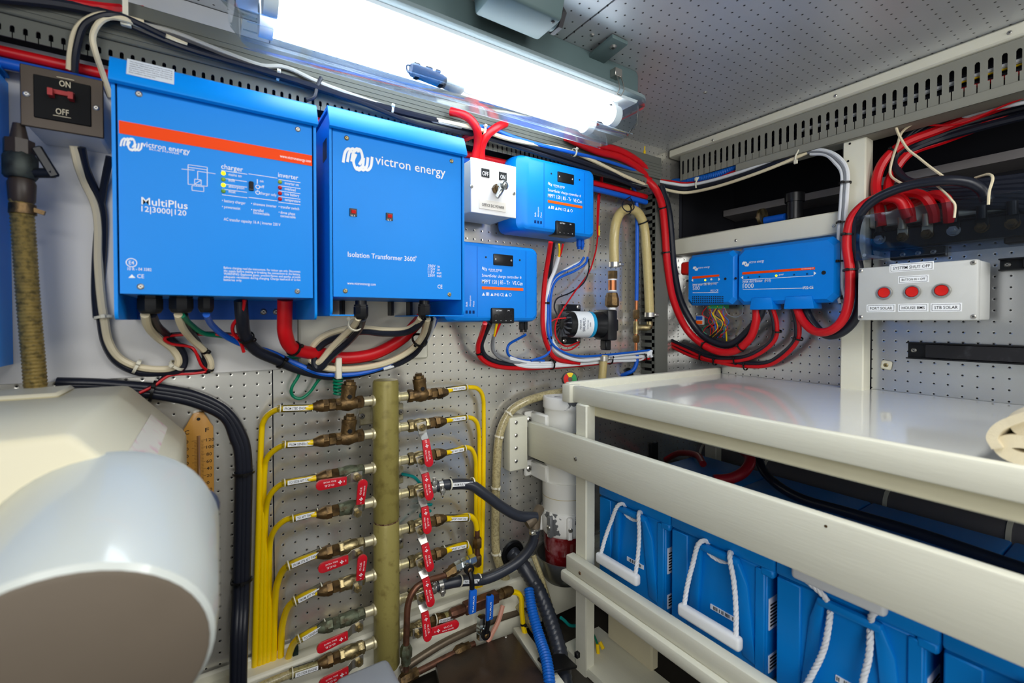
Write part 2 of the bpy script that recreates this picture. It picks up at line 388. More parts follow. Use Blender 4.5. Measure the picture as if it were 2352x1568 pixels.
def cable(label, plane, pts, r, m, group=None, ties=(), name='cable', cat='cable', tm=None, tr=None, n=8, rib=None):
    P = path(plane, pts) if plane else [V(p) for p in pts]
    b = MB(); b.tube(P, r, n, rib=rib); o = b.build(name, m); tag(o, label, cat, group)
    S = smooth(P, 8)
    for t in ties:
        i = min(len(S)-2, max(1, int(t*(len(S)-1)))); tie(o, S[i], S[i+1]-S[i-1], tr or r*1.05, tm, (0, -1, .6) if plane == 'A' else (-1, 0, .6))
    return o
# ================================================================ SETTING
CEIL = H+0.585
YB, XL = -1.25, -1.15          # wall behind the photographer, inboard wall
b = MB(); b.box((XL, YB, -.06), (XB+.02, D+.3, 0)); floor = struct('floor', b, mat('bilge_paint', (58, 54, 48), .5, var=.2, scale=6))
b = MB(); b.box((XL, YB, CEIL), (XB+.45, D+.1, CEIL+.04)); ceiling = struct('ceiling', b, mat('ceiling_backing', (70, 74, 80), .6))
b = MB(); b.box((XL+.02, YB+.02, CEIL-.003), (.62, D, CEIL)); b.build('ceiling_panel', M_ALUC, ceiling)
b = MB(); b.box((.624, YB+.02, CEIL-.003), (XB-.005, D, CEIL)); b.build('ceiling_panel', M_ALUC, ceiling)
for px, py in ((1360, 80), (1620, 212)):
    p = PZ(px, py, CEIL-H-.003); screw(ceiling, p, (0, 0, -1), .005)
# aft bulkhead -------------------------------------------------------
b = MB(); b.box((XL, D+.004, 0), (XB+.02, D+.05, CEIL)); wall_a = struct('wall_aft', b, M_HULL)
b = MB(); b.box((XL+.02, D, H+.452), (PA(627, 1000).x-.0012, D+.004, CEIL-.004)); b.build('aluminium_sheet', M_ALUC, wall_a)
xs = PA(627, 1000).x
b = MB(); b.box((XL+.02, D, H-.70), (xs-.0012, D+.004, H-.09)); b.build('aluminium_sheet', M_ALUA, wall_a)
b = MB(); b.box((xs+.0012, D, H-.70), (XB, D+.004, CEIL)); b.build('aluminium_sheet', M_ALUA, wall_a)
xw = PA(684, 790, D-.012).x
b = MB(); b.box((XL+.02, D-.012, PA(490, 857, D-.012).z), (xw, D+.003, H+.45), .001); b.build('white_panel', M_WHITE, wall_a, 'white painted backing board')
# cream pad behind the isolation transformer
b = MB(); p0 = PA(687, 838, D-.02); p1 = PA(984, 838, D-.02)
b.box((xw+.001, D-.02, p0.z), (p1.x, D-.0005, H+.30), .004); b.build('backing_pad', M_CREAM, wall_a, 'cream backing board')
# longitudinal stringer at the foot of the aft bulkhead
b = MB(); b.box((XL+.02, D-.045, H-.83), (XB-.02, D-.002, H-.682), .006); b.build('stringer', M_CREAM, wall_a)
b = MB(); b.box((XL+.02, D-.012, H-.70), (XB-.02, D-.001, H-.665), .004); b.build('foot_batten', M_CREAM, wall_a)
# outboard bulkhead ---------------------------------------------------
ys0, ys1 = PB(1932, 600, 1.345).y, PB(1986, 600, 1.345).y       # the stanchion
b = MB()
b.box((XB+.003, YB, 0), (XB+.03, D+.03, H+.22))
b.box((XB+.003, YB, H+.455), (XB+.03, D+.03, CEIL)); wall_b = struct('wall_outboard', b, M_HULL)
b = MB(); b.box((XB, ys0+.002, H-.19), (XB+.004, D, H+.235)); b.build('aluminium_sheet', M_ALUB, wall_b)
b = MB(); b.box((XB, YB+.02, H-.19), (XB+.004, ys1-.002, H+.20)); b.build('aluminium_sheet', M_ALUB, wall_b)
b = MB(); b.box((XB, YB+.02, H-.80), (XB+.004, D, H-.192)); b.build('aluminium_sheet', M_ALUB, wall_b)
for px, py in ((2037, 838),):
    pass
b = MB(); b.box((1.345, ys1, H-.80), (XB-.001, ys0, H+.47), .003); post = b.build('stanchion', M_CREAM, wall_b, 'cream vertical stanchion')
for px, py in ((1951, 322), (1952, 330), (1948, 370), (1948, 392)):
    b = MB(); p = PB(px, py, 1.3448); b.lathe(p, (-1, 0, 0), [(0, .0028), (.0006, .0028)], 8); b.build('screw_hole', M_BLACKINK, post)
zr0, zr1 = PB(1750, 560, 1.355).z, PB(1750, 514, 1.355).z
yr = PB(1549, 560, 1.355).y
b = MB(); b.box((1.355, ys0+.001, zr0), (XB+.02, yr, zr1), .004); r1 = b.build('bay_rail', M_CREAM, wall_b)
for px, py in ((1690, 552), (1915, 518)): screw(r1, PB(px, py, 1.355), (-1, 0, 0), .0045)
b = MB(); b.box((1.365, -.5, zr0+.004), (XB+.02, ys1-.001, zr1), .004); r1 = b.build('bay_rail', M_CREAM, wall_b)
# dark bay behind, hull side with its stringers
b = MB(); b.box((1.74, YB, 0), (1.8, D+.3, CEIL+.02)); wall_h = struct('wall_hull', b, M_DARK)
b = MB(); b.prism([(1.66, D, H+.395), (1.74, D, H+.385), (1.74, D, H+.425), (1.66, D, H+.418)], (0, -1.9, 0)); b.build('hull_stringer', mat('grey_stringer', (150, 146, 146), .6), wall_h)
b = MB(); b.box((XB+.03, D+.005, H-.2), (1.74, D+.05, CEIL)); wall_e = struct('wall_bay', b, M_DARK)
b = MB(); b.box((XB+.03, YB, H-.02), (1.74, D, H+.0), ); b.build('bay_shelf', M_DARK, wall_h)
# remaining walls of the engine room, out of frame
M_ROOM = mat('engine_room_paint', (196, 198, 196), .5, scale=3)
b = MB(); b.box((XL-.04, YB, 0), (XL, D+.04, CEIL)); struct('wall_inboard', b, M_ROOM)
b = MB(); b.box((XL, YB-.04, 0), (XB+.45, YB, CEIL)); struct('wall_forward', b, M_ROOM)
# trim along the deckhead
pa, pb = PB(1490, 366, 1.335), PB(1568, 341, 1.335)
b = MB(); b.box((1.325, YB+.02, H+.553), (XB, 1.03, CEIL-.004), .004); t1 = struct('trim_1', b, M_CREAM)
for px, py in ((1637, 322), (1919, 220), (2319, 75)): screw(t1, PB(px, py, 1.325)+V((0, 0, 0)), (-1, 0, 0), .004)
# floor hatch, its frame and the low shelf at the rack foot
b = MB(); hz = -.775
q = [PZ(*t, hz) for t in ((1000, 1515), (1178, 1452), (1262, 1568), (1290, 1640), (1020, 1640))]
b.prism([p for p in q], (0, 0, -.025), .003); hatch = struct('floor_hatch', b, M_HATCH, floor)
b = MB(); q2 = [PZ(*t, hz-.012) for t in ((1178, 1440), (1200, 1436), (1330, 1610), (1300, 1640), (1262, 1568))]
b.prism(q2, (0, 0, -.03), .003); b.build('hatch_frame', M_CREAM, floor)
b = MB(); p = PZ(1162, 1462, hz); b.lathe(p, (0, 0, 1), [(0, .004), (.002, .003)], 10); b.build('hatch_screw', M_STEEL, hatch)
b = MB(); b.box((.74, -.4, H-.87+.02), (.875, .90, H-.83), .004); b.build('plinth', M_CREAMW, floor)
b = MB(); q = PB(1395, 1350, .86); r = PB(1497, 1540, .86)
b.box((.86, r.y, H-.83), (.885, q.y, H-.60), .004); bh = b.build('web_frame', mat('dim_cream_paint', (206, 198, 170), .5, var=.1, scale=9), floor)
screw(bh, PB(1438, 1508, .86), (-1, 0, 0), .009, M_BRASS, 'bolt')

# ---------------------------------------------------------------- slotted wiring trunking
def slots(mb, axis, a0, a1, z0, z1, zs0, zs1, face, thick, pitch, sw, slit):
    """plate from a0 to a1 along axis, slots between zs0 and zs1 with a narrow slit running down to z0"""
    n = int((a1-a0)/pitch); e = (a1-a0-n*pitch)/2
    def put(u0, u1, w0, w1):
        if u1-u0 < 1e-5: return
        if axis == 'x': mb.box((u0, face, w0), (u1, face+thick, w1))
        else: mb.box((face, u0, w0), (face+thick, u1, w1))
    put(a0, a1, zs1, z1)
    u = a0
    for k in range(n):
        c = a0+e+(k+.5)*pitch
        put(u, c-sw/2, z0, zs1)
        put(c-sw/2, c-slit/2, z0, zs0); put(c+slit/2, c+sw/2, z0, zs0)
        # rounded slot ends
        for sgn in (-1, 1):
            if axis == 'x': mb.prism([(c+sgn*sw/2, face, zs1+1e-4), (c+sgn*sw/2, face, zs1-sw*.4), (c+sgn*sw*.22, face, zs1+1e-4)], (0, thick, 0))
            else: mb.prism([(face, c+sgn*sw/2, zs1+1e-4), (face, c+sgn*sw/2, zs1-sw*.4), (face, c+sgn*sw*.22, zs1+1e-4)], (thick, 0, 0))
        u = c+sw/2
    put(u, a1, z0, zs1)
# along the aft bulkhead
ya = .955
tr = thing('wiring_trunking', 'long grey slotted wiring trunking high along the aft wall above the blue units', 'trunking', (.3, D, H+.46))
b = MB(); b.box((-.7, ya-.004, H+.438), (1.19, ya+.001, H+.505), .002); b.box((-.7, ya, H+.50), (1.19, D, H+.505)); b.build('cover', M_DUCT, tr)
b = MB(); slots(b, 'x', -.7, 1.19, H+.407, H+.440, H+.4145, H+.4245, ya+.002, .002, .0135, .0052, .0015)
b.build('slotted_face', M_DUCT, tr)
b = MB(); b.box((-.7, ya+.03, H+.425), (1.19, D-.001, H+.499)); b.build('interior_shade', M_DARK, tr)  # near-black block stands in for the shade inside the trunking
b = MB(); [b.box((-.7, ya-.0055, H+.446+k*.009), (1.19, ya-.0038, H+.449+k*.009)) for k in range(5)]; b.build('cover_rib', M_DUCT, tr)
# along the outboard bulkhead
tr = thing('wiring_trunking', 'pale grey slotted wiring trunking along the top of the outboard wall under the ceiling trim', 'trunking', (1.36, .3, H+.5))
b = MB(); slots(b, 'y', -.35, .99, H+.468, H+.552, H+.488, H+.533, 1.335, .002, .0197, .0084, .0022); b.box((1.337, -.35, H+.549), (XB, .99, H+.552)); b.build('slotted_face', M_DUCTB, tr)
b = MB(); yc = PB(1690, 380, 1.33).y; b.box((1.328, -.35, H+.446), (1.333, yc, H+.4675), .0015); b.box((1.328, -.35, H+.446), (XB, yc, H+.449)); b.build('cover', M_DUCTB, tr)
for z, mm in ((.515, M_WCAB), (.50, M_BCAB), (.522, M_BCAB), (.492, M_RCAB), (.508, M_YCAB)):
    b = MB(); yy0, yy1 = (.20, .62) if mm is M_WCAB else ((-.35, .3) if mm in (M_RCAB, M_YCAB) else (-.35, .95))
    b.tube([(1.352, yy0, H+z), (1.354, (yy0+yy1)/2, H+z-.004), (1.352, yy1, H+z)], .002 if mm is M_YCAB else .005, 6); b.build('trunked_wire', mm, tr)
b = MB(); b.box((1.372, -.35, H+.47), (XB-.001, .98, H+.548)); b.build('interior_shade', M_DARK, tr)  # shade behind the slots, made as a near-black block
# vertical one in the corner
xd0, xd1 = PA(1506, 600, .975).x, PA(1535, 600, .975).x
zb = PA(1506, 862, .975).z
tr = thing('wiring_trunking', 'grey vertical wiring trunking standing in the corner beside the red cables', 'trunking', (xd0, D, zb))
b = MB(); b.box((xd0, .975, zb), (xd1, .979, H+.41), .001); b.box((xd1-.002, .979, zb), (xd1, D-.001, H+.41)); b.build('cover', M_DUCT, tr)
b = MB(); n = 26; st = (H+.41-zb)/n
for k in range(n): b.box((xd0, .979, zb+k*st), (xd0+.002, D-.001, zb+k*st+st*.58))
b.box((xd0, .979, zb), (xd0+.002, .989, H+.41)); b.build('slotted_face', M_DUCT, tr)
b = MB(); b.box((xd0+.02, .99, zb), (xd1-.004, D-.002, H+.41)); b.build('interior_shade', M_DARK, tr)  # near-black filling in place of the shade behind the side slots
# ================================================================ CEILING LAMP
lamp = thing('fluorescent_lamp', 'long lit twin-tube ceiling lamp with a clear cover', 'lamp', (.45, .81, CEIL))
fx0, fx1, fy0, fy1 = .02, .872, .732, .886
b = MB(); b.box((fx0+.02, fy0+.012, H+.519), (fx1-.02, fy1-.012, CEIL), .012, 2); b.build('housing', M_LAMPG, lamp)
def rrect(x0, x1, y0, y1, z, r, n=4):
    o = []
    for cx, cy, a0 in ((x1-r, y1-r, 0), (x0+r, y1-r, 90), (x0+r, y0+r, 180), (x1-r, y0+r, 270)):
        for k in range(n+1):
            a = math.radians(a0+90*k/n); o.append(V((cx+r*math.cos(a), cy+r*math.sin(a), z)))
    return o
def loft(mb, loops, cap0=False, cap1=True):
    R = [mb._new(l) for l in loops]
    for a, c in zip(R, R[1:]):
        for k in range(len(a)): mb.bm.faces.new((a[k], a[(k+1) % len(a)], c[(k+1) % len(a)], c[k]))
    if cap0: mb.bm.faces.new(R[0][::-1])
    if cap1: mb.bm.faces.new(R[-1])
b = MB(); loft(b, [rrect(fx0, fx1, fy0, fy1, H+.522, .04), rrect(fx0-.006, fx1+.006, fy0-.006, fy1+.006, H+.520, .042), rrect(fx0-.006, fx1+.006, fy0-.006, fy1+.006, H+.513, .042), rrect(fx0, fx1, fy0, fy1, H+.511, .04)], True, True)
b.build('rim', mat('rim_seal', (126, 142, 146), .35), lamp)
b = MB(); loft(b, [rrect(fx0-.004, fx1+.004, fy0-.004, fy1+.004, H+.5105, .04), rrect(fx0-.004, fx1+.004, fy0-.004, fy1+.004, H+.504, .04), rrect(fx0+.006, fx1-.006, fy0+.006, fy1-.006, H+.502, .036),
    rrect(fx0+.009, fx1-.009, fy0+.009, fy1-.009, H+.462, .034), rrect(fx0+.024, fx1-.03, fy0+.022, fy1-.022, H+.438, .03)], False, True)
cov = b.build('clear_cover', M_CLEAR, lamp, ang=50)
b = MB()
for y, z in ((fy0+.0215, .4374), (fy0+.05, .4374), (fy1-.05, .4374), (fy1-.024, .4374)): b.box((fx0+.03, y, H+z-.0006), (fx1-.034, y+.0016, H+z+.0006))
for y, z in ((fy1-.0135, .458), (fy1-.0095, .474)): b.box((fx0+.03, y-.0005, H+z), (fx1-.02, y+.0012, H+z+.0016))
b.build('moulded_ridge', M_RIDGE, cov)
b = MB(); b.prism([(fx0+.02, fy0+.008, H+.5105), (fx0+.02, fy0+.012, H+.506), (fx0+.02, fy1-.012, H+.506), (fx0+.02, fy1-.008, H+.5105)], (.80, 0, 0)); b.build('reflector_tray', mat('white_reflector', (246, 248, 250), .5), lamp)
for y, x1 in ((.778, .785), (.842, .765)):
    b = MB(); b.cyl((fx0+.07, y, H+.478), (x1, y, H+.478), .019, n=18); tb = b.build('tube', M_TUBE, lamp, 'glowing white fluorescent tube')
    for xa, xb in ((fx0+.05, fx0+.07), (x1, x1+.02)):
        b = MB(); b.cyl((xa, y, H+.478), (xb, y, H+.478), .024, n=20); b.box((xa, y-.01, H+.49), (xb, y+.01, H+.511)); b.build('lamp_holder', M_WPL, lamp)
for x in (.765, .1):
    b = MB(); [b.tube([(x+dx, fy0-.001, H+.545), (x+dx, fy0-.009, H+.525), (x+dx, fy0-.012, H+.508), (x+dx, fy0-.004, H+.499)], .0013, 6) for dx in (-.007, .007)]
    b.cyl((x-.007, fy0-.004, H+.499), (x+.007, fy0-.004, H+.499), .0013, n=6)
    b.box((x-.011, fy0-.004, H+.54), (x+.011, fy0+.013, H+.558), .001); b.build('wire_clip', M_STEEL, lamp)
b = MB(); b.prism([(.69, fy0+.02, CEIL-.02), (.735, fy0+.02, CEIL-.02), (.735, .675, CEIL-.012), (.69, .675, CEIL-.012)], (0, 0, .008), .001); br = b.build('mounting_bracket', M_LAMPG, lamp); screw(br, (.712, .695, CEIL-.0125), (0, 0, -1), .008, M_STEEL, 'bolt')
# made-up motor shape standing in for a reflection-like image in the cover
g = thing('motor', 'made-up dark motor shape with a pale cylinder, for the reflection-like image in the cover', 'motor', (.37, .81, H+.47))
a = V((.348, .805, H+.452)); ax = V((1, .09, -.03)).normalized()
b = MB(); b.lathe(a-ax*.040, ax, [(0, .010), (.004, .0125), (.064, .0125), (.070, .010)], 16)
for dx_, w_ in ((-.028, .012), (-.004, .014), (.014, .010)): b.obox(a+V((dx_, -.002, .012)), (w_, .012, .006), None, .001)
b.obox(a+V((.018, -.006, -.011)), (.009, .012, .006)); b.obox(a+V((-.03, -.006, -.011)), (.009, .012, .006))
b.tube([a+V((-.036, 0, .010)), a+V((-.046, -.002, .006)), a+V((-.045, -.002, -.004)), a+V((-.038, 0, -.006))], .0018, 6); b.build('body', mat('dark_image_body', (16, 19, 28), .6, spec=.1), g)
b = MB(); b.lathe(a+ax*.030, ax, [(0, .0115), (.036, .0115), (.040, .009)], 16); b.build('cylinder', mat('pale_image_end', (150, 156, 162), .5), g)
b = MB(); b.tube([a+ax*.070, a+ax*.082+V((0, 0, -.003)), a+ax*.098], .0025, 6); b.build('spout', M_WPL, g)
# ================================================================ JUNCTION BOX on the ceiling
jb = thing('junction_box', 'grey-green junction box with a hex gland on the ceiling beside the lamp', 'junction box', (.46, .65, CEIL))
b = MB(); b.prism([(.385, .61, CEIL-.001), (.385, .712, CEIL-.001), (.385, .70, H+.522), (.385, .63, H+.522)], (.135, 0, 0), .005); bx = b.build('body', M_LAMPG, jb)
b = MB(); b.lathe((.515, .67, H+.553), (1, 0, 0), [(0, .022), (.018, .022), (.02, .019)], 20); b.build('boss', M_LAMPG, jb)
b = MB(); b.lathe((.535, .67, H+.553), (1, 0, 0), [(0, .025), (.009, .025)], 6); b.build('gland_nut', mat('dark_gland', (52, 52, 56), .5), jb)
for x in (.395, .508): screw(bx, (x, .64, H+.522), (0, 0, -1), .0035, M_BLACK)
b = MB(); p = V((.44, .7085, H+.5355)); u = V((0, .705-.7, .53-.522))
b.obox((.455, .7055, H+.5365), (.05, .0008, .016), Euler((math.radians(-10), 0, 0)).to_matrix()); b.build('rating_plate', M_BLACKINK, bx)
b = MB(); b.obox((.458, .7075, H+.5475), (.036, .0008, .006), Euler((math.radians(-10), 0, 0)).to_matrix()); b.build('red_print_label', mat('pale_red_print', (236, 170, 160), .5, scale=400, rgb2=(230, 225, 222)), bx)

# ================================================================ BLUE WALL UNITS
YF = .817
def blue_case(root, x0, x1, z0, z1, zl, zp, yf=YF, yb=D-.014):
    """folded steel case: back tray, two cheeks with rounded feet, lid with a leaning lip, recessed front cover"""
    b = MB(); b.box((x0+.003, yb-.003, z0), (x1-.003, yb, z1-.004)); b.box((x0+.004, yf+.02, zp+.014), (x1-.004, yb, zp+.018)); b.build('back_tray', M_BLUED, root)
    for xa in (x0, x1-.004):
        b = MB(); r = .012
        pr = [(xa, yf+.001, z1-.012)]+[(xa, yf+.001+r-r*math.cos(math.radians(a)), z0+r-r*math.sin(math.radians(a))) for a in range(0, 91, 18)]+[(xa, yb, z0), (xa, yb, z1-.012)]
        b.prism(pr, (.004, 0, 0)); b.build('side_cheek', M_BLUE, root)
    b = MB(); yy = yf
    b.prism([(x0-.0015, yy-.004, zl), (x0-.0015, yy-.0095, zl+.002), (x0-.0015, yy-.0095, zl+.006), (x0-.0015, yy+.004, z1-.003), (x0-.0015, yy+.008, z1), (x0-.0015, yb, z1), (x0-.0015, yb, z1-.004), (x0-.0015, yy+.01, z1-.006), (x0-.0015, yy-.004, zl+.004)], (x1-x0+.003, 0, 0)); b.build('lid', M_BLUE, root)
    b = MB(); b.box((x0+.006, yf+.004, zp), (x1-.006, yf+.0055, zl+.02)); b.box((x0+.006, yf+.0055, zp), (x1-.006, yb-.02, zp+.0015))
    return b.build('front_cover', M_BLUE, root)
def gland(root, x, y, ztop, r, L, n=8):
    b = MB(); b.lathe((x, y, ztop), (0, 0, -1), [(0, r*.86), (L*.22, r*.86), (L*.22, r*.98)], 16)
    b.lathe((x, y, ztop-L*.22), (0, 0, -1), [(0, r*1.02), (L*.1, r*1.02)], n, .3)
    b.lathe((x, y, ztop-L*.34), (0, 0, -1), [(0, r*1.08), (L*.45, r*1.08), (L*.6, r*.9), (L*.66, r*.72)], n, .3)
    return b.build('cable_gland', M_BLACK, root, ang=30)
# ---- inverter charger
x0, x1 = PA(258, 450, YF).x, PA(727.5, 500, YF).x
z1 = PA(724, 237, YF).z; zl = PA(728, 293, YF).z; z0 = PA(728, 734, YF).z; zp = PA(722, 684, YF).z
inv = thing('inverter_charger', 'blue inverter charger with an orange stripe and indicator lights', 'inverter', ((x0+x1)/2, D, z0))
fc = blue_case(inv, x0, x1, z0, z1, zl, zp)
yp = YF+.004-.0007
for px, py in ((319, 216), (684, 297), (323, 658), (683, 669)): screw(inv, PA(px, py, YF+.004), (0, -1, 0), .0042)
I = Ink('A', yp-.0002); I.rect(273, 276, 716, 305.5); I.done(inv, M_ORANGE, 'orange_stripe')
I = Ink('A', YF-.0022); b = MB(); p = PA(291, 132, YF+.0); q = PA(400, 150, YF)
lx0, lx1 = PA(291, 150, YF).x, PA(400, 170, YF).x; zt = PA(291, 130, YF).z; zbm = PA(291, 174, YF).z
def lidp(z): return YF-.0095+(.0135)*((z-(zl+.006))/(z1-.003-zl-.006))-.0008
b.quad([(lx0, lidp(zbm), zbm), (lx1, lidp(zbm), zbm), (lx1, lidp(zt), zt), (lx0, lidp(zt), zt)]); st = b.build('warning_sticker', mat('sticker_paper', (212, 220, 230), .5), inv)
I = Ink('A', 0)
for k in range(6):
    z = zt-(k+1)*(zt-zbm)/7.2; ww = (lx1-lx0)*(.9 if k < 5 else .55); I.raw(('This equipment must be installed by a qualified', 'technician. Hazardous voltage inside, disconnect all', 'supplies before opening the cover. For continued', 'protection replace fuses with the same type only', 'See the manual for correct polarity and cable size', 'Keep ventilation openings clear')[k], V((lx0+.003, lidp(z)-.0006, z-.001)), ww, .0017)
I.done(st, mat('grey_print', (90, 96, 108), .6))
I = Ink('A', yp)
I.logo(276, 316, 327, 347, 3.3); I.t('victron energy', 327, 336, 436, 13); I.t('BLUE POWER', 343, 344, 412, 4)
I.done(inv); I = Ink('A', yp)
I.t('charger', 508, 387, 558, 12); I.t('inverter', 639, 406, 685, 11)
for x, y, x2 in ((508, 391, 568), (510, 409, 567), (510, 422, 567), (510, 434, 567), (510, 447, 568), (571, 399, 637), (571, 453, 637), (640, 412, 690), (640, 426, 690), (640, 438, 690), (640, 451, 690), (640, 464, 690)): I.line(x, y, x2)
for s, x, y, x2 in (('mains on', 525, 403, 555), ('bulk', 525, 416, 540), ('absorption', 525, 430, 561), ('float', 525, 442, 541), ('on', 597, 418, 605), ('off', 597, 431, 607), ('charger only', 597, 446, 635),
    ('inverter on', 654, 423, 686), ('overload', 654, 436, 679), ('low battery', 654, 448, 687), ('temperature', 654, 461, 690), ('• battery charger', 510, 463, 564), ('• powerassist', 510, 477, 552), ('• sinewave inverter', 577, 470, 635), ('• parallel', 577, 484, 605), ('connectable', 582, 491, 619), ('• transfer switch', 640, 477, 687), ('• three phase', 640, 490, 678), ('connectable', 644, 498, 679)): I.t(s, x, y, x2, 6.6)
I.t('|', 590, 419, 592, 8); I.ring(592, 429, 4); I.ring(592, 442, 4, a0=-240, a1=60); I.line(592, 436, 592, 1.2, 441)
I.done(inv); I = Ink('A', yp)
I.t('AC transfer capacity: 16 A | Inverter 230 V', 514, 506, 644, 7)
I.done(inv); I = Ink('A', yp)
I.t('MultiPlus', 325, 469, 431, 17.5); I.t('12|3000|120', 325, 485, 428, 13)
I.done(inv); I = Ink('A', yp)
I.ring(302, 603, 9.5, 1.6); I.t('E4', 296, 607, 308, 9); I.t('10 R - 04 3382', 293, 620, 348, 7); I.poly([(295, 638), (311, 638), (303, 630)]); I.t('CE', 315, 638, 331, 9)
I.done(inv); I = Ink('A', yp)
for k, s in enumerate(('Before charging read the instructions. For indoor use only. Disconnect', 'the supply before making or breaking the connections to the battery.', 'WARNING: Explosive gases, prevent flames and sparks, provide', 'adequate ventilation during charging. Charge lead-acid or Li-Ion', 'batteries only.')):
    I.t(s, 514, 617+k*6.9, 690 if k < 4 else 556, 5.6)
I.done(inv); I = Ink('A', yp)
# little circuit diagram
for q in ([(432, 378), (476, 384)], [(432, 384), (476, 390)], [(432, 378), (432, 423)], [(476, 384), (476, 428)], [(432, 423), (448, 424)], [(461, 426), (476, 428)], [(417, 388), (447, 391)], [(454, 393), (495, 399)], [(454, 393), (454, 411)], [(447, 411), (462, 413)], [(447, 411), (447, 423)], [(462, 413), (462, 425)], [(447, 423), (462, 425)], [(448, 422), (461, 414)], [(452, 424), (452, 427)], [(457, 424), (457, 428)], [(441, 426), (468, 429)], [(441, 426), (441, 437)], [(468, 429), (468, 440)], [(441, 437), (468, 440)]): I.line(q[0][0], q[0][1], q[1][0], 1.1, q[1][1])
I.done(inv)
I = Ink('A', yp-.0006); I.t('www.victronenergy.com', 643, 361, 714, 7); I.done(inv)
for i, (px, py, mm) in enumerate(((513, 398, M_LEDY), (513, 412, M_LEDG), (513, 425, M_LEDY), (513, 439, M_LEDG), (643, 418, M_LEDG), (643, 431, M_LEDR), (643, 444, M_LEDR), (643, 457, M_LEDR))):
    b = MB(); p = PA(px, py, YF+.004); b.lathe(p, (0, -1, 0), [(0, .0031), (.001, .0031), (.0022, .0025), (.003, .0012)], 12)
    b.build('indicator_light', mm, inv, 'lit yellow indicator light' if mm is M_LEDY else ('dark red indicator light' if mm is M_LEDR else 'unlit green indicator light'))
b = MB(); p = PA(577, 428, YF+.004); b.obox(p+V((0, -.001, 0)), (.0066, .004, .0135), None, .0006); b.obox(p+V((0, -.003, .0015)), (.005, .004, .011), Euler((.2, 0, 0)).to_matrix(), .0006); b.build('rocker_switch', M_BLACK, inv)
for px, r in ((345, .0155), (416, .0155), (473, .0105)): gland(inv, PA(px, 690, YF+.055).x, YF+.055, PA(px, 668, YF+.055).z, r, .034)
for px in (605, 634): screw(inv, PA(px, 716, D-.019), (0, -1, 0), .006, M_STEEL, 'terminal_bolt')
# ---- isolation transformer
x0, x1 = PA(757.5, 500, YF).x, PA(1067, 500, YF).x
z1 = PA(1061, 318, YF+.01).z; zl = PA(1068, 362, YF).z; z0 = PA(1064, 726, YF).z; zp = PA(1057, 688, YF).z
iso = thing('isolation_transformer', 'light blue isolation transformer with two small red breakers', 'transformer', ((x0+x1)/2, D, z0))
blue_case(iso, x0, x1, z0, z1, zl, zp)
for px, py in ((796, 317), (1037, 370), (793, 668), (1032, 676)): screw(iso, PA(px, py, YF+.004), (0, -1, 0), .0042, M_BRASS)
b = MB(); xx = x0-.0006
b.prism([(xx, YF+.05, z1-.05), (xx, YF+.02, z1-.05), (xx, YF+.02, z1-.085), (xx, YF+.05, z1-.085)], (.0008, 0, 0)); b.build('side_vent', M_BLACK, iso)
I = Ink('A', yp)
I.logo(787, 338, 856, 393, 6); I.t('victron energy', 862, 376, 1023, 22)
I.done(iso); I = Ink('A', yp)
I.t('Isolation Transformer 3600', 799, 589, 954, 12); I.t('VA', 953, 592, 957, 5)
I.done(iso); I = Ink('A', yp)
for k, s in enumerate(('230V  in', '115V  in', '115V  out', '230V  out')): I.t(s, 983, 613+k*7.3, 1010+(4 if k > 1 else 0), 6.5)
I.done(iso); I = Ink('A', yp)
I.t('www.victronenergy.com', 798, 653, 863, 6.5); I.done(iso); I = Ink('A', yp)
I.t('CE', 1005, 662, 1016, 9); I.done(iso)
for px, py in ((811, 488), (894, 498)):
    b = MB(); p = PA(px, py, YF+.004); b.obox(p, (.0125, .005, .0135), None, .0005); k = b.build('breaker', M_BLACK, iso)
    b = MB(); b.obox(p+V((.0002, -.0028, .001)), (.0075, .003, .006), Euler((.25, 0, 0)).to_matrix(), .0005); b.build('breaker_button', M_REDB, k)
    I = Ink('A', YF+.0012); I.t('16 A', px-5, py+8.5, px+5, 4); I.done(k)
for px in (829, 975): gland(iso, PA(px, 700, YF+.03).x, YF+.03, PA(px, 690, YF+.03).z, .0118, .034)
for px in (788, 900, 943):
    b = MB(); p = PA(px, 704, D-.05); b.box((p.x-.003, D-.055, z0+.002), (p.x+.003, D-.03, zp+.012), .0006); b.build('inner_post', M_BLACK, iso)
b = MB(); p = PA(800, 724, YF+.02); b.box((x0, YF+.004, z0), (x0+.04, D-.02, z0+.002)); b.box((x1-.075, YF+.004, z0), (x1, D-.02, z0+.002)); b.build('foot_flange', M_BLUE, iso)
# ---- inverter at the left edge of the room
x1 = PA(24, 500, 1.02).x; z1 = PA(10, 160, 1.0).z; z0 = PA(30, 838, 1.0).z
iv2 = thing('inverter_charger', 'blue wall unit cut off at the left edge beside the old ridged hose', 'inverter', (x1-.13, D, z0))
blue_case(iv2, x1-.258, x1, z0, z1, z1-.033, z0+.036)
I = Ink('A', yp); p = V((x1-.24, yp, z0+.25)); I.raw('MultiPlus', p, .06, .009); I.done(iv2)

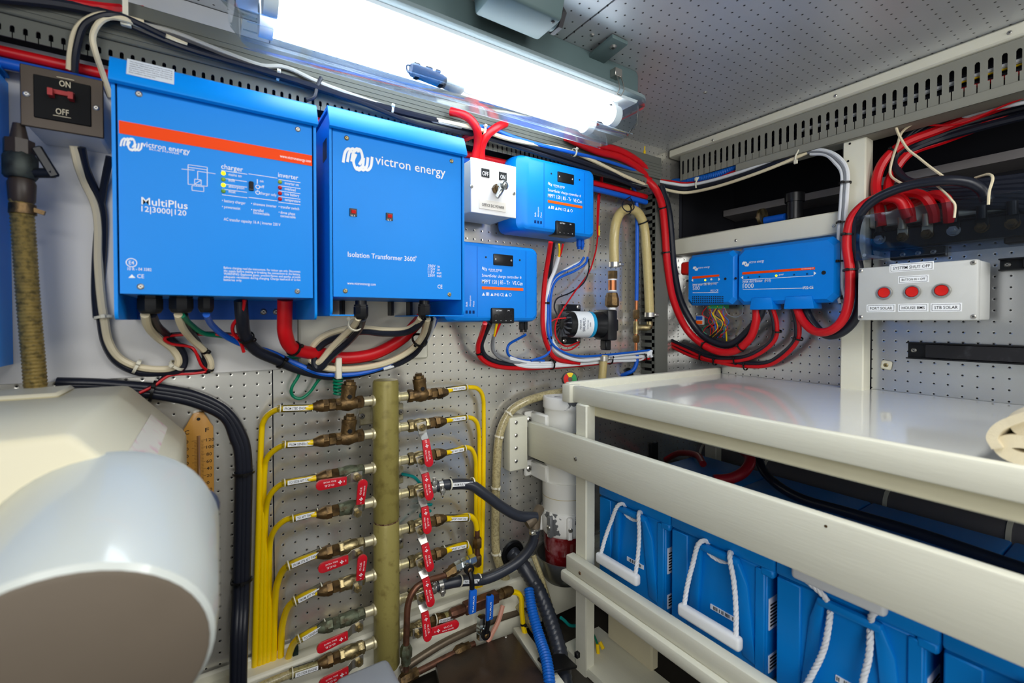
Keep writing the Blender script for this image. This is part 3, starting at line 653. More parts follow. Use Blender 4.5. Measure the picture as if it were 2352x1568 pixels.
# ================================================================ BREAKER SWITCH BOX (ON / OFF)
yb_ = .93
xa, xb = PA(45, 200, yb_).x, PA(238, 250, yb_).x; zt, zb = PA(42, 143, yb_).z, PA(239, 318, yb_).z
brk = thing('breaker_box', 'white breaker box with a dark ON OFF faceplate', 'breaker', ((xa+xb)/2, D, zb))
b = MB(); b.box((xa+.003, yb_+.003, zb+.002), (xb-.003, D-.0122, zt-.002), .004); b.build('box', M_WHITE, brk)
b = MB(); b.box((xa, yb_, zb), (xb, yb_+.004, zt), .0012); fp = b.build('faceplate', mat('bronze_faceplate', (66, 56, 46), .35, .3), brk)
b = MB(); b.box((xa+.014, yb_-.002, zb+.014), (xb-.014, yb_, zt-.012), .001); b.build('inset_plate', mat('matt_black', (12, 12, 13), .6, spec=.15), fp)
p = PA(143, 220, yb_-.002)
b = MB(); b.box((p.x-.0135, yb_-.006, p.z), (p.x+.0135, yb_-.002, p.z+.006)); b.box((p.x-.0135, yb_-.014, p.z-.006), (p.x-.008, yb_-.002, p.z+.004)); b.box((p.x+.008, yb_-.014, p.z-.006), (p.x+.0135, yb_-.002, p.z+.004)); b.build('toggle', mat('dull_red_toggle', (170, 48, 48), .4), brk)
I = Ink('A', yb_-.0028); I.t('ON', 136, 197, 162, 14); I.t('OFF', 128, 261, 158, 14); I.line(122, 264, 163, 1.2); I.line(130, 176, 170, 1.2); I.done(brk, M_CCAB)
for px, py in ((61, 216), (221, 248)): screw(brk, PA(px, py, yb_), (0, -1, 0), .004)

# ================================================================ DC SWITCH (OFFICE DC POWER)
ys_ = .905
xa, xb = PA(1080, 400, ys_).x, PA(1184, 440, ys_).x; zt, zb = PA(1080, 361, ys_).z, PA(1184, 502, ys_).z
sw = thing('battery_switch', 'white rotary switch box with OFF and ON tags and a metal lever', 'switch', ((xa+xb)/2, D, zb))
b = MB(); b.box((xa+.002, ys_+.002, zb+.003), (xb-.004, D-.0205, zt-.003), .002); b.build('box', M_CREAM, sw)
b = MB(); b.box((xa, ys_-.003, zb), (xb, ys_+.002, zt), .001); b.build('faceplate', mat('warm_white_plate', (226, 224, 222), .35, var=.03), sw)
for px, py in ((1083, 428), (1180, 444)): screw(sw, PA(px, py, ys_-.003), (0, -1, 0), .0042)
for s, px, py in (('OFF', 1115, 397), ('ON', 1155, 405)):
    b = MB(); p = PA(px, py, ys_-.004); b.obox(p, (.0205, .0014, .0185)); k = b.build('tag', M_BLACKINK, sw)
    I = Ink('A', ys_-.0055); dx = 7 if s == 'OFF' else 5.5; I.t(s, px-dx, py+5, px+dx, 10); I.done(k)
p = PA(1138, 435, ys_-.003)
b = MB(); b.lathe(p, (0, -1, 0), [(0, .0105), (.012, .0105)], 6); b.lathe(p+V((0, -.012, 0)), (0, -1, 0), [(0, .008), (.012, .007)], 14); b.build('spindle', M_BRONZE, sw)
b = MB(); q = p+V((.004, -.022, .003)); b.lathe(q, (0, -1, 0), [(-.004, .0105), (.01, .011), (.013, .008)], 16)
q2 = p+V((-.012, -.026, -.026)); b.tube([q, (q+q2)/2+V((0, -.003, 0)), q2], .0055, 10, radii=(.0085, .0045)); lv = b.build('lever', M_CHROME, sw); screw(lv, q+V((0, -.013, 0)), (0, -1, 0), .0045)
b = MB(); p = PA(1131.5, 472, ys_-.0035); b.obox(p, (.071, .0016, .0215), None, .0004); k = b.build('name_plate', mat('aged_name_plate', (222, 216, 206), .5), sw)
I = Ink('A', ys_-.0052); I.t('OFFICE DC POWER', 1107, 472.5, 1158, 7); I.done(k, M_BLACKINK)

# ================================================================ SOLAR CHARGE CONTROLLERS
def mppt(xr, zt, label, px):
    """blue controller: body, side fins panel, terminal block, window; px(x,y) maps unit print to points"""
    wd, hg, yf = .264, .187, .932
    x0 = xr-wd; zb = zt-hg
    r = thing('solar_charge_controller', label, 'charge controller', (x0+wd/2, D, zb), 'solar charge controllers')
    def outline(y, il, ir, it):
        return [V((v.x, y, v.y)) for v in rrect(x0+il, xr-ir, zb+it, zt-it, 0, .018-it*.4, 4)]
    b = MB(); loft(b, [outline(D-.021, 0, 0, 0), outline(yf+.03, .0, 0, 0), outline(yf+.012, .008, .0015, .001), outline(yf+.004, .020, .004, .004), outline(yf, .036, .010, .010)], True, True); bmesh.ops.recalc_face_normals(b.bm, faces=b.bm.faces[:])
    b.build('body', M_BLUEP, r, ang=25)
    for x in (xr-.179, xr-.041):
        b = MB(); b.box((x, yf-.0006, zb+.012), (x+.0012, yf+.001, zt-.012)); b.build('groove', M_BLUED, r)
    cx = xr-.107
    b = MB(); b.box((cx-.028, yf-.002, zt-.052), (cx+.028, yf+.002, zt-.025), .003, 2); wn = b.build('display_window', M_BLACK, r)
    for sg in (-1, 1): screw(wn, (cx+sg*.022, yf-.002, zt-.0385), (0, -1, 0), .0024)
    for sg in (-1, 1):
        b = MB(); b.lathe((cx+sg*.048, yf+.0005, zt-.035), (0, -1, 0), [(0, .0024), (.001, .0024)], 8); b.build('pin_hole', M_BLACKINK, r)
    bx = xr-.110
    b = MB(); b.box((bx-.032, yf-.006, zb-.003), (bx+.032, yf+.03, zb+.034), .003, 2); tb = b.build('terminal_block', M_BLACK, r)
    for k in range(4):
        b = MB(); xx = bx-.021+k*.014; b.lathe((xx, yf-.0058, zb+.014), (0, -1, 0), [(0, .0055), (.0008, .0055), (.0008, .004)], 12, cap=False); b.lathe((xx, yf-.0055, zb+.014), (0, -1, 0), [(0, .004), (.0002, .004)], 10); b.build('terminal_port', M_BLACKINK, tb)
    I = Ink('A', yf-.0066); y_ = yf-.0066; I.raw('BATTERY', V((bx-.021, y_, zb+.026)), .017, .0034); I.raw('PV', V((bx+.012, y_, zb+.026)), .0055, .0034)
    for k, q in enumerate('+––+'): I.raw(q, V((bx-.023+k*.014, y_, zb+.002)), .0036, .0036 if q == '+' else .0036)
    I.done(tb)
    I = Ink('A', yf-.0006); lx = xr-.166; y_ = yf-.0006; K = 1.28
    def T(q, dx, dz, wdt, h): I.raw(q, V((lx+dx*K, y_, zt-dz)), wdt*K, h*K)
    T('victron energy', .0135, .065, .030, .0046); T('BLUE POWER', .017, .068, .018, .0014)
    T('SmartSolar', 0, .081, .032, .0056); T('charge controller', .034, .081, .047, .0056); T('®', .0835, .081, .004, .005)
    T('MPPT 150 | 85 - Tr', 0, .0965, .061, .0075); T('VE.Can', .0665, .0965, .0235, .0075)
    T('IP43', .026, .125, .011, .0055); T('CE', .0395, .125, .0075, .006)
    for dx in (0, .018, .0495): I.mb.quad([(lx+dx*K, y_, zt-.125), (lx+(dx+.0065)*K, y_, zt-.125), (lx+(dx+.0033)*K, y_, zt-.1175)])
    for q in range(3): I.mb.quad([(lx+(.0085+q*.0026)*K, y_, zt-.125), (lx+(.0085+q*.0026+.0014)*K, y_, zt-.125), (lx+(.0085+q*.0026+.0014)*K, y_, zt-.117), (lx+(.0085+q*.0026)*K, y_, zt-.117)])
    p_ = V((lx+.0615*K, y_, zt-.121))
    for i in range(12):
        a0, a1 = i*math.pi/6, (i+1)*math.pi/6
        I.mb.quad([p_+V((math.cos(a)*rr, 0, math.sin(a)*rr)) for a, rr in ((a0, .0028), (a0, .0038), (a1, .0038), (a1, .0028))])
    for k in range(4):
        I.mb.quad([(lx+k*.0034, y_, zt-.064-.0012*k), (lx+k*.0034+.0018, y_, zt-.064-.0012*k), (lx+k*.0034+.003, y_, zt-.0575-.0012*k), (lx+k*.0034+.0012, y_, zt-.0575-.0012*k)])
    xx = xr-.206
    for k, q in enumerate(('Bulk', 'Absorption', 'Float')): I.raw(q, V((xx+k*.009+.002, y_, zb+.036)), (.011, .025, .013)[k], .0042, xd=V((0, 0, 1)), ud=V((-1, 0, 0)))
    I.done(r)
    for k in range(3):
        b = MB(); xq = xx+k*.009; b.box((xq-.0026, yf-.0012, zb+.020), (xq+.0026, yf+.001, zb+.027), .0005); b.build('status_light', mat('dark_blue_lens', (8, 50, 110), .2), r)
    b = MB(); b.box((lx, yf-.0008, zt-.110), (lx+.117, yf+.001, zt-.1035)); b.build('orange_stripe', M_ORANGE2, r)
    for k in range(2):
        b = MB(); xq = xr-.03+k*.012; b.box((xq-.005, yf+.03, zb-.02), (xq+.005, yf+.04, zb+.003), .001); b.box((xq-.003, yf+.032, zb-.026), (xq+.003, yf+.038, zb-.018)); b.build('data_plug', M_UCAB if 'upper' in label else M_BLACK, r)
    return r, x0, zb
mp1 = mppt(PA(1368, 470, .932).x, H+.408, 'upper blue solar charge controller, beside the white lever switch', None)
mp2 = mppt(PA(1238, 650, .932).x, H+.180, 'lower blue solar charge controller, overlapped by the light blue transformer', None)
# ================================================================ BATTERY MONITOR AND DISTRIBUTOR on the outboard wall
def chamfered(mb, y0, y1, z0, z1, xf, xb, c, ins):
    def loop(x, i): return [V((x, *q)) for q in ((y0-i-c, z0+i), (y1+i+c, z0+i), (y1+i, z0+i+c), (y1+i, z1-i-c), (y1+i+c, z1-i), (y0-i-c, z1-i), (y0-i, z1-i-c), (y0-i, z0+i+c))]
    loft(mb, [loop(xb, 0), loop(xf+ins*1.3, 0), loop(xf, ins)], True, True); bmesh.ops.recalc_face_normals(mb.bm, faces=mb.bm.faces[:]); return mb
xf = 1.31
ly0, ly1 = PB(1577, 640, xf).y, PB(1689, 640, xf).y
bms = thing('battery_monitor', 'small blue battery monitor with an orange stripe, left of the blue distributor', 'battery monitor', (XB, (ly0+ly1)/2, H+.045))
b = MB(); chamfered(b, ly0, ly1, H+.045, H+.208, xf, XB-.003, .014, .008); b.build('case', M_BLUEP, bms, ang=25)
I = Ink('B', xf-.0008); I.logo(1592, 612, 1603, 621, 1.6); I.t('victron energy', 1603, 617, 1630, 4.5); I.t('lynx', 1591, 657, 1601, 6.5); I.t('smart', 1603, 656, 1616, 5.5); I.t('BMS', 1618, 655, 1630, 6); I.t('(M10)', 1632, 654, 1646, 5)
I.t('500', 1591, 666, 1607, 8.5); I.t('IP22 CE', 1632, 670, 1650, 5); I.line(1591, 653, 1650, .9, 649); I.line(1591, 672, 1650, .9, 671.5)
I.poly([(1592, 639), (1592, 647), (1588, 643.5)]); I.poly([(1650, 637), (1650, 645), (1654, 641)])
I.done(bms)
I = Ink('B', xf-.0008); I.poly([(1590, 640.5), (1652, 634.5), (1652, 630), (1590, 635)]); I.done(bms, M_ORANGE, 'orange_stripe')
for px, mm in ((1620, M_LEDY), (1634, M_INK)):
    b = MB(); p = PB(px, 643 if mm is M_LEDY else 641.5, xf); b.lathe(p, (-1, 0, 0), [(0, .0032), (.001, .0032)], 12); b.build('indicator_light', mm, bms)
I = Ink('B', xf-.0009)
for r_ in range(4):
    for k in range(17):
        x_ = 1590+k*4.3; y_ = 680+r_*4.2-.02*k; I.mb.bm.faces.new(I.mb._new([I.P(x_, y_), I.P(x_+2.2, y_), I.P(x_+2.7, y_+2.6), I.P(x_+.5, y_+2.6)]))
I.done(bms, M_BLACKINK, 'vent_slots')
for px, py in ((1579, 645), (1666, 640)):
    b = MB(); b.lathe(PB(px, py, xf), (-1, 0, 0), [(-.001, .004), (.0008, .004)], 12); b.build('screw_recess', M_BLACKINK, bms)
b = MB(); b.box((xf+.02, ly1+.05, H+.034), (xf+.05, ly1+.10, H+.046)); b.build('terminal_plug', mat('green_terminal', (40, 140, 80), .4), bms)
b = MB(); b.box((xf+.008, ly0-.004, H+.148), (XB-.004, ly0+.032, H+.19), .006); b.build('red_end_cap', M_REDB, bms)
dy0, dy1 = PB(1691, 640, xf).y, PB(1924, 640, xf).y
dis = thing('power_distributor', 'wide blue power distributor with two cable shrouds below', 'distributor', (XB, (dy0+dy1)/2, H+.035))
b = MB(); chamfered(b, dy0, dy1, H+.043, H+.21, xf, XB-.003, .016, .009); b.build('case', M_BLUEP, dis, ang=25)
for pa_, pb_ in ((1722, 1778), (1800, 1872)):
    a0, a1 = PB(pa_, 690, xf).y, PB(pb_, 690, xf).y
    b = MB(); b.prism([(xf-.004, a0, H+.027), (xf-.004, a1, H+.027), (xf-.004, a1+.006, H+.062), (xf-.004, a0-.006, H+.062)], (.05, 0, 0), .004); b.build('cable_shroud', M_BLUEP, dis)
I = Ink('B', xf-.0008); I.logo(1705, 601, 1720, 611, 2); I.t('victron energy', 1720, 605, 1755, 6.5); I.t('lynx', 1706, 650, 1719, 8); I.t('distributor', 1721, 649, 1752, 7); I.t('(M10)', 1756, 647, 1770, 6); I.t('1000', 1706, 662, 1731, 10.5); I.t('IP22 CE', 1844, 664, 1868, 6.5)
I.line(1706, 642.5, 1868, 1, 633); I.line(1706, 664.5, 1868, 1, 661)
I.poly([(1707, 633), (1707, 641), (1702, 637.5)]); I.poly([(1869, 623), (1869, 632), (1875, 627)]); I.done(dis)
I = Ink('B', xf-.0008); I.poly([(1705, 630.5), (1872, 618.5), (1872, 613), (1705, 625)]); I.done(dis, M_ORANGE, 'orange_stripe')
I = Ink('B', xf-.0013); I.t('power', 1789, 632.5, 1800, 5); I.t('www.victronenergy.com', 1840, 619, 1869, 3.4); I.done(dis)
for k, px in enumerate((1719, 1744.5, 1783, 1824, 1854)):
    b = MB(); b.lathe(PB(px, 636.5-(px-1719)*.055, xf), (-1, 0, 0), [(0, .0032 if k == 2 else .0024), (.001, .003 if k == 2 else .0024)], 12); b.build('indicator_light', M_LEDY if k == 2 else mat('dark_lens', (10, 60, 110), .3), dis)
for px, py, r_ in ((1689.5, 639, .0035), (1892, 626, .0052)):
    b = MB(); b.lathe(PB(px, py, xf), (-1, 0, 0), [(-.001, r_), (.0008, r_)], 12); b.build('screw_recess', M_BLACKINK, dis)
b = MB(); b.box((xf+.02, dy1-.004, H+.05), (XB-.004, dy1+.001, H+.185)); b.build('end_gap', M_BLACK, dis)
# ================================================================ SHUT-OFF BOX
xs_ = 1.25
a0, a1 = PB(1970, 670, xs_).y, PB(2246, 670, xs_).y
so = thing('control_box', 'grey shut-off box with three round red buttons on the stanchion', 'control box', (1.34, (a0+a1)/2, H-.002))
b = MB(); b.box((xs_+.018, a1, H-.002), (1.344, a0, H+.117), .004, 2); b.build('box', M_GREYBOX, so)
b = MB(); b.box((xs_, a1-.0005, H-.0025), (xs_+.0172, a0+.0005, H+.1175), .004, 2); b.build('lid', M_GREYBOX, so)
for px, py in ((1977, 622), (2236, 603), (1977, 728), (2236, 727)): screw(so, PB(px, py, xs_), (-1, 0, 0), .0045)
for px, py in ((2032, 672), (2096, 670), (2164, 667)):
    p = PB(px, py, xs_); b = MB(); b.lathe(p, (-1, 0, 0), [(0, .0145), (.004, .0145), (.006, .0132), (.006, .0115), (.002, .0112)], 24); rg = b.build('button_ring', M_STEEL, so)
    b = MB(); b.lathe(p, (-1, 0, 0), [(0, .0112), (.0042, .0112), (.0052, .0098), (.0045, 0.004)], 22); b.build('push_button', M_REDB, rg)
for s, pa_, pb_, py, h_, wp in (('SYSTEM SHUT OFF', 2051, 2136, 619.5, 7, 5), ('BUTTON IN = OFF', 2071, 2125, 645, 5, 5), ('PORT SOLAR', 1998, 2049, 711, 6, 5), ('HOUSE BMS', 2071, 2124, 710, 6.5, 5), ('STB SOLAR', 2146, 2200, 709.5, 7, 5)):
    p = PB(pa_, py, xs_); q = PB(pb_, py, xs_); k = depth_at(p)/FPX
    b = MB(); b.box((xs_-.0006, q.y-.006, p.z-.0055), (xs_+.0002, p.y+.006, p.z+h_*k+.0055)); lb = b.build('label', M_INK, so)
    I = Ink('B', xs_-.001); I.t(s, pa_, py, pb_, h_)
    yl0, yl1, zz0, zz1 = p.y+.0035, q.y-.0035, p.z-.0032, p.z+h_*k+.0032
    for A_, B_ in (((yl0, zz0), (yl1, zz0)), ((yl0, zz1), (yl1, zz1)), ((yl0, zz0), (yl0, zz1)), ((yl1, zz0), (yl1, zz1))):
        if A_[1] == B_[1]: I.mb.quad([(xs_-.001, A_[0], A_[1]-.0003), (xs_-.001, B_[0], A_[1]-.0003), (xs_-.001, B_[0], A_[1]+.0003), (xs_-.001, A_[0], A_[1]+.0003)])
        else: I.mb.quad([(xs_-.001, A_[0]+.0003, A_[1]), (xs_-.001, A_[0]-.0003, A_[1]), (xs_-.001, A_[0]-.0003, B_[1]), (xs_-.001, A_[0]+.0003, B_[1])])
    I.done(lb, M_BLACKINK)
# ---- black slotted rails on the outboard wall
for pts, lab in (((2081, 2420, 785, 823), 'long black metal rail screwed to the punched wall below the shut-off box'), ((2293, 2420, 594, 622), 'short black metal rail at the right edge beside the shut-off box')):
    xr_ = 1.372; p = PB(pts[0], pts[2], xr_); q = PB(pts[0], pts[3], xr_); e = PB(pts[1], pts[2], xr_)
    r = thing('wall_rail', lab, 'rail', (XB, p.y, q.z)); b = MB()
    b.box((xr_, e.y, p.z-.003), (XB-.0005, p.y, p.z)); b.box((xr_, e.y, q.z), (XB-.0005, p.y, q.z+.003)); b.box((XB-.004, e.y, q.z), (XB-.0005, p.y, p.z)); b.build('channel', M_BLACK, r)
    b = MB(); b.box((xr_+.002, e.y, q.z+.004), (XB-.004, p.y-.034, p.z-.004), .001); b.build('cover_strip', mat('scuffed_black', (28, 28, 32), .5, scale=40, rgb2=(52, 54, 60), split=(.55, .7)), r)
    screw(r, V((XB-.004, p.y-.011, (p.z+q.z)/2)), (-1, 0, 0), .0052)
p = PB(2037, 838, XB); b = MB(); b.obox(p+V((-.003, 0, 0)), (.006, .022, .022), Euler((.15, 0, 0)).to_matrix(), .003); cl = b.build('cable_mount', M_TIEW); tag(cl, 'small square cream cable mount screwed to the punched wall', 'cable mount'); screw(cl, p+V((-.006, 0, 0)), (-1, 0, 0), .005, M_BRASS)
# ================================================================ CABLES along the aft trunking and round the units
G1 = 'cables tied along the aft trunking'
cable('thick black cable hanging along the top of the aft trunking behind the lamp', 'A', [(-20, -8, .10), (150, 12, .095), (300, 48, .09), (450, 100, .09), (620, 168, .092), (760, 212, .095), (900, 252, .098), (1060, 292, .10), (1250, 345, .10), (1390, 392, .09), (1480, 425, .07)], .0075, M_BCAB, G1, (.42, .6), tm=M_TIEW)
cable('thin black cable hanging lowest in front of the aft trunking cover', 'A', [(285, 52, .10), (420, 108, .10), (560, 150, .10), (680, 186, .10), (820, 232, .10), (960, 285, .10), (1100, 312, .10), (1250, 357, .10), (1380, 398, .09), (1470, 432, .07)], .005, M_BCAB, G1)
cable('white flat cable sagging in front of the grey aft trunking', 'A', [(300, 50, .095), (400, 75, .095), (520, 122, .096), (600, 150, .095), (660, 156, .09), (760, 200, .098), (960, 268, .10), (1060, 292, .105)], .004, mat('dull_white_jacket', (170, 168, 160), .5), G1)
cable('red cable lying on top of the aft trunking at the upper left corner', 'A', [(-20, -30, .09), (120, 0, .09), (230, 18, .09), (330, 25, .06)], .008, M_RCAB)
cable('cream cable looping down from the trunking to the breaker box', 'A', [(159, 160, .07), (162, 120, .08), (172, 75, .09), (195, 48, .10), (235, 33, .104), (285, 40, .107), (330, 52, .103)], .0042, M_CCAB)
cable('black cable looping down from the trunking beside the cream one', 'A', [(171, 166, .07), (176, 115, .085), (192, 62, .10), (225, 40, .11), (262, 34, .115), (300, 46, .112), (380, 84, .105)], .0048, M_BCAB)
c = cable('cream cable bending down behind the inverter charger from the trunking', 'A', [(254, 222, .05), (238, 175, .07), (220, 122, .095), (213, 85, .10), (226, 55, .108), (250, 40, .112), (285, 44, .115), (330, 62, .105), (430, 104, .1)], .0042, M_CCAB)
p = PA(290, 50, D-.105); b = MB(); b.box((p.x-.0065, p.y-.006, p.z-.008), (p.x+.0065, p.y+.002, p.z+.003), .001); b.box((p.x-.004, p.y-.004, p.z), (p.x+.003, p.y-.002, CEIL-.004)); tag(b.build('cable_tie', M_TIEW), 'white nylon cable tie hanging from the ceiling round the cables, upper left', 'cable tie')
cable('thin black cable dropping from the trunking behind the inverter charger lid', 'A', [(738, 178, .1), (728, 200, .1), (722, 222, .1), (704, 230, .1)], .0036, M_BCAB)
for k, (z, m, lab) in enumerate(((.397, M_RCAB, 'straight red pipe-like cable running under the aft trunking'), (.380, M_UCAB, 'straight blue cable running under the red one below the aft trunking'))):
    b = MB(); b.tube([(-.7, .99, H+z), (.2, .99, H+z), (.9, .99, H+z), (1.17, .995, H+z-.006)], .0082, 10); tag(b.build('cable', m), lab, 'cable')
cable('blue cable looping over the transformer and on along the trunking', 'A', [(1048, 312, .06), (1065, 300, .09), (1090, 291, .11), (1130, 296, .11), (1200, 322, .11), (1290, 345, .105), (1380, 366, .1), (1460, 392, .08), (1500, 410, .05)], .0046, M_UCAB)
cable('cream cable running along the trunking under the lamp end', 'A', [(985, 272, .1), (1060, 288, .108), (1110, 300, .112), (1180, 322, .112), (1300, 345, .1), (1360, 368, .098), (1430, 402, .09), (1490, 428, .07)], .005, M_CCAB, ties=(.3, .62), tm=M_TIEW, tr=.011)
cable('dark red battery cable bending down into the left top of the switch box', 'A', [(1035, 256, .10), (1060, 262, .115), (1082, 276, .122), (1096, 300, .12), (1097, 332, .1), (1090, 366, .085)], .0095, M_RCAB, n=12)
cable('red battery cable bending down into the right top of the switch box', 'A', [(1160, 284, .10), (1140, 293, .118), (1118, 312, .115), (1106, 338, .1), (1105, 368, .085)], .0095, M_RCAB, n=12)
cable('short red battery cable end emerging over the transformer top', 'A', [(1050, 330, .05), (1064, 320, .07), (1080, 311, .09), (1092, 309, .1)], .0092, M_RCAB)
cable('black cable end dipping behind the transformer lid', 'A', [(1030, 318, .04), (1042, 302, .07), (1056, 290, .09)], .0085, M_BCAB)
for k, (dy, lab) in enumerate(((0, 'upper of the thick red cables sweeping out from behind the lamp to the corner'), (15, 'lower of the thick red cables sweeping out from behind the lamp to the corner'))):
    cable(lab, 'A', [(1300, 300+dy, .1), (1370, 332+dy, .1), (1420, 345+dy, .095), (1462, 368+dy, .085), (1490, 395+dy, .07), (1512, 418+dy, .05)], .010, M_RCAB, 'thick red cables at the corner', n=10)
# bundle on round the corner and along the outboard trunking
GB = 'bundle tied under the outboard trunking'
for off, m, r, lab, dy in ((.05, M_BCAB, .007, 'black cable in the bundle sagging under the outboard trunking', 0), (.06, M_CCAB, .0048, 'cream cable lowest in the bundle under the outboard trunking', 8), (.055, M_WCAB, .005, 'white cable in the bundle under the outboard trunking', -9), (.045, M_RCAB, .0035, 'thin red cable in the bundle under the outboard trunking', -14)):
    cable(lab, 'B', [(1470, 405+dy*.4, off+.20), (1502, 420+dy*.7, off+.15), (1540, 430+dy, off+.07), (1580, 434+dy, off+.01), (1640, 422+dy, off), (1710, 400+dy, off), (1780, 374+dy, off), (1850, 348+dy*.5, off-.01), (1930, 315, off-.02)], r, m, GB)
cable('ribbed blue conduit tucked under the outboard trunking at the corner', 'B', [(1545, 418, .04), (1600, 412, .045), (1660, 396, .045), (1700, 378, .03)], .011, M_BLUECOR, rib=(.006, .14), n=10)
for px, py in ((1600, 420), (1829, 360)):
    p = PB(px, py, XB-.065); b = MB(); b.tube([p+V((0, .002, -.016)), p+V((-.004, 0, 0)), p+V((.004, -.004, .018))], .0022, 6); b.obox(p+V((-.003, 0, -.014 if px > 1700 else .012)), (.006, .009, .011), None, .001); tag(b.build('cable_tie', M_TIEW), 'pale cable tie round the bundle, left end under the outboard trunking' if px < 1700 else 'pale cable tie round the bundle, near the cream stanchion', 'cable tie')
for k in range(3):
    cable(('outermost', 'middle', 'innermost')[k]+' of the pale grey cables bending down beside the stanchion', 'B', [(1850+k*6, 345+k*4, .05), (1890+k*3, 345+k*5, .055), (1925-k*4, 360+k*6, .06), (1946-k*6, 392+k*3, .062), (1945-k*6, 450, .062), (1940-k*6, 520, .062), (1936-k*6, 600, .062), (1935-k*6, 660, .06), (1946-k*8, 695, .05)], .0048, M_WCAB if k != 1 else M_GCAB, 'pale cables beside the stanchion', (.45, .62, .75) if k == 1 else (), tr=.013)
# ================================================================ heavy battery cables of the outboard units
cable('thick red cable coming down from the corner, looping up into the distributor', 'B', [(1478, 408, .26), (1504, 432, .235), (1520, 470, .195), (1527, 530, .17), (1533, 610, .15), (1547, 690, .115), (1580, 760, .06), (1630, 800, .05), (1680, 808, .05), (1720, 780, .055), (1736, 740, .058), (1738, 700, .058)], .0115, M_RCAB, ties=(.2, .33, .62, .78), n=12, tr=.0135)
cable('thick black cable following the red one down and up into the distributor', 'B', [(1516, 425, .2), (1534, 480, .15), (1541, 540, .13), (1548, 620, .11), (1564, 692, .07), (1600, 755, .038), (1640, 785, .034), (1680, 790, .034), (1718, 760, .036), (1745, 725, .05), (1752, 698, .055)], .0115, M_BCAB, n=12)
cable('red cable looping from under the distributor up past the stanchion to the bus bar', 'B', [(1828, 700, .058), (1843, 735, .07), (1870, 760, .085), (1905, 760, .10), (1935, 735, .105), (1950, 690, .105), (1952, 620, .10), (1945, 560, .10), (1955, 505, .10), (1985, 470, .10), (2020, 455, .09), (2065, 460, .08), (2085, 500, .07)], .0105, M_RCAB, ties=(.5, .62), n=12, tr=.014)
cable('black cable looping behind the red one past the stanchion, arching to the right', 'B', [(1848, 698, .05), (1862, 735, .055), (1895, 768, .065), (1930, 765, .08), (1962, 735, .085), (1975, 690, .085), (1973, 620, .085), (1962, 560, .09), (1972, 500, .10), (2010, 458, .105), (2080, 428, .11), (2160, 415, .11), (2220, 418, .1), (2255, 435, .09), (2268, 460, .085)], .0105, M_BCAB, n=12)
GL = 'thin battery cable pairs under the distributor'
for (sx, ex, lab) in ((1772, 0, 'left'), (1828, 1, 'right')):
    for m, dx, nm in ((M_RCAB, 0, 'red'), (M_BCAB, -7, 'black')):
        if ex == 0: pts = [(sx+dx, 700, .058), (sx+12+dx, 740, .05), (sx+8+dx, 780, .04), (sx-28+dx, 812+dx*.6, .034), (sx-75, 828+dx, .03), (sx-140, 826+dx, .03), (1580, 805+dx, .03), (1535, 785+dx, .035)]
        else: pts = [(sx-2+dx, 700, .058), (sx+8+dx, 750, .05), (sx+2+dx, 785, .04), (sx-30+dx, 820+dx*.6, .034), (sx-70, 840+dx, .028), (sx-130, 840+dx, .026), (1650, 832+dx, .028), (1590, 818+dx, .028), (1535, 792+dx, .034)]
        cable(nm+' cable of the '+lab+' thin pair curving from the distributor to the corner', 'B', pts, .0058, m, GL, (.22, .6, .78) if m is M_RCAB else (), tr=.012)
# small wires below the battery monitor
rr = random.Random(3)
for k in range(14):
    x = 1622+rr.random()*40; m = (M_RCAB, M_RCAB, M_UCAB, M_RCAB, M_YCAB, M_BCAB, M_TCAB)[k % 7]
    pts = [(x, 703, .06), (x+rr.uniform(-12, 12), 722, .05), (x+rr.uniform(-18, 18), 738, .05), (x+rr.uniform(-15, 22), 755, .045), (x+rr.uniform(-25, 15), 775, .03)]
    cable('thin '+{M_RCAB: 'red', M_UCAB: 'blue', M_YCAB: 'yellow', M_BCAB: 'black', M_TCAB: 'green'}[m]+' wire in the tangle hanging below the battery monitor', 'B', pts, .0013, m, 'thin %s wires below the battery monitor' % {M_RCAB: 'red', M_UCAB: 'blue', M_YCAB: 'yellow', M_BCAB: 'black', M_TCAB: 'green'}[m], name='wire', cat='wire', n=5)
cable('longer yellow wire hanging right of the tangle below the battery monitor', 'B', [(1650, 712, .05), (1662, 735, .05), (1668, 765, .03), (1669, 795, .02)], .0022, M_YCAB, name='wire', cat='wire', n=6)
cable('yellow wire loop left of the small lever connector', 'B', [(1600, 738, .03), (1592, 745, .03), (1600, 755, .03), (1608, 762, .03)], .0014, M_YCAB, name='wire', cat='wire', n=5)
cable('clear grey wire looping right under the battery monitor', 'B', [(1664, 706, .06), (1672, 722, .05), (1690, 728, .045), (1704, 720, .045), (1707, 704, .05)], .0014, M_GCAB, name='wire', cat='wire', n=5)
p = PB(1609, 735, XB-.03); q = thing('lever_connector', 'small clear connector block with blue and orange levers below the battery monitor', 'connector', p)
b = MB(); b.obox(p, (.012, .022, .03), None, .001); b.build('housing', M_WPL, q)
for k in range(5):
    b = MB(); b.box((p.x-.010, p.y-.011+k*.0045, p.z+.001), (p.x-.006, p.y-.008+k*.0045, p.z+.013)); b.build('blue_lever', M_UCAB, q)
    b = MB(); b.box((p.x-.010, p.y-.011+k*.0045, p.z-.013), (p.x-.006, p.y-.008+k*.0045, p.z-.002)); b.build('orange_lever', M_ORANGE2, q)
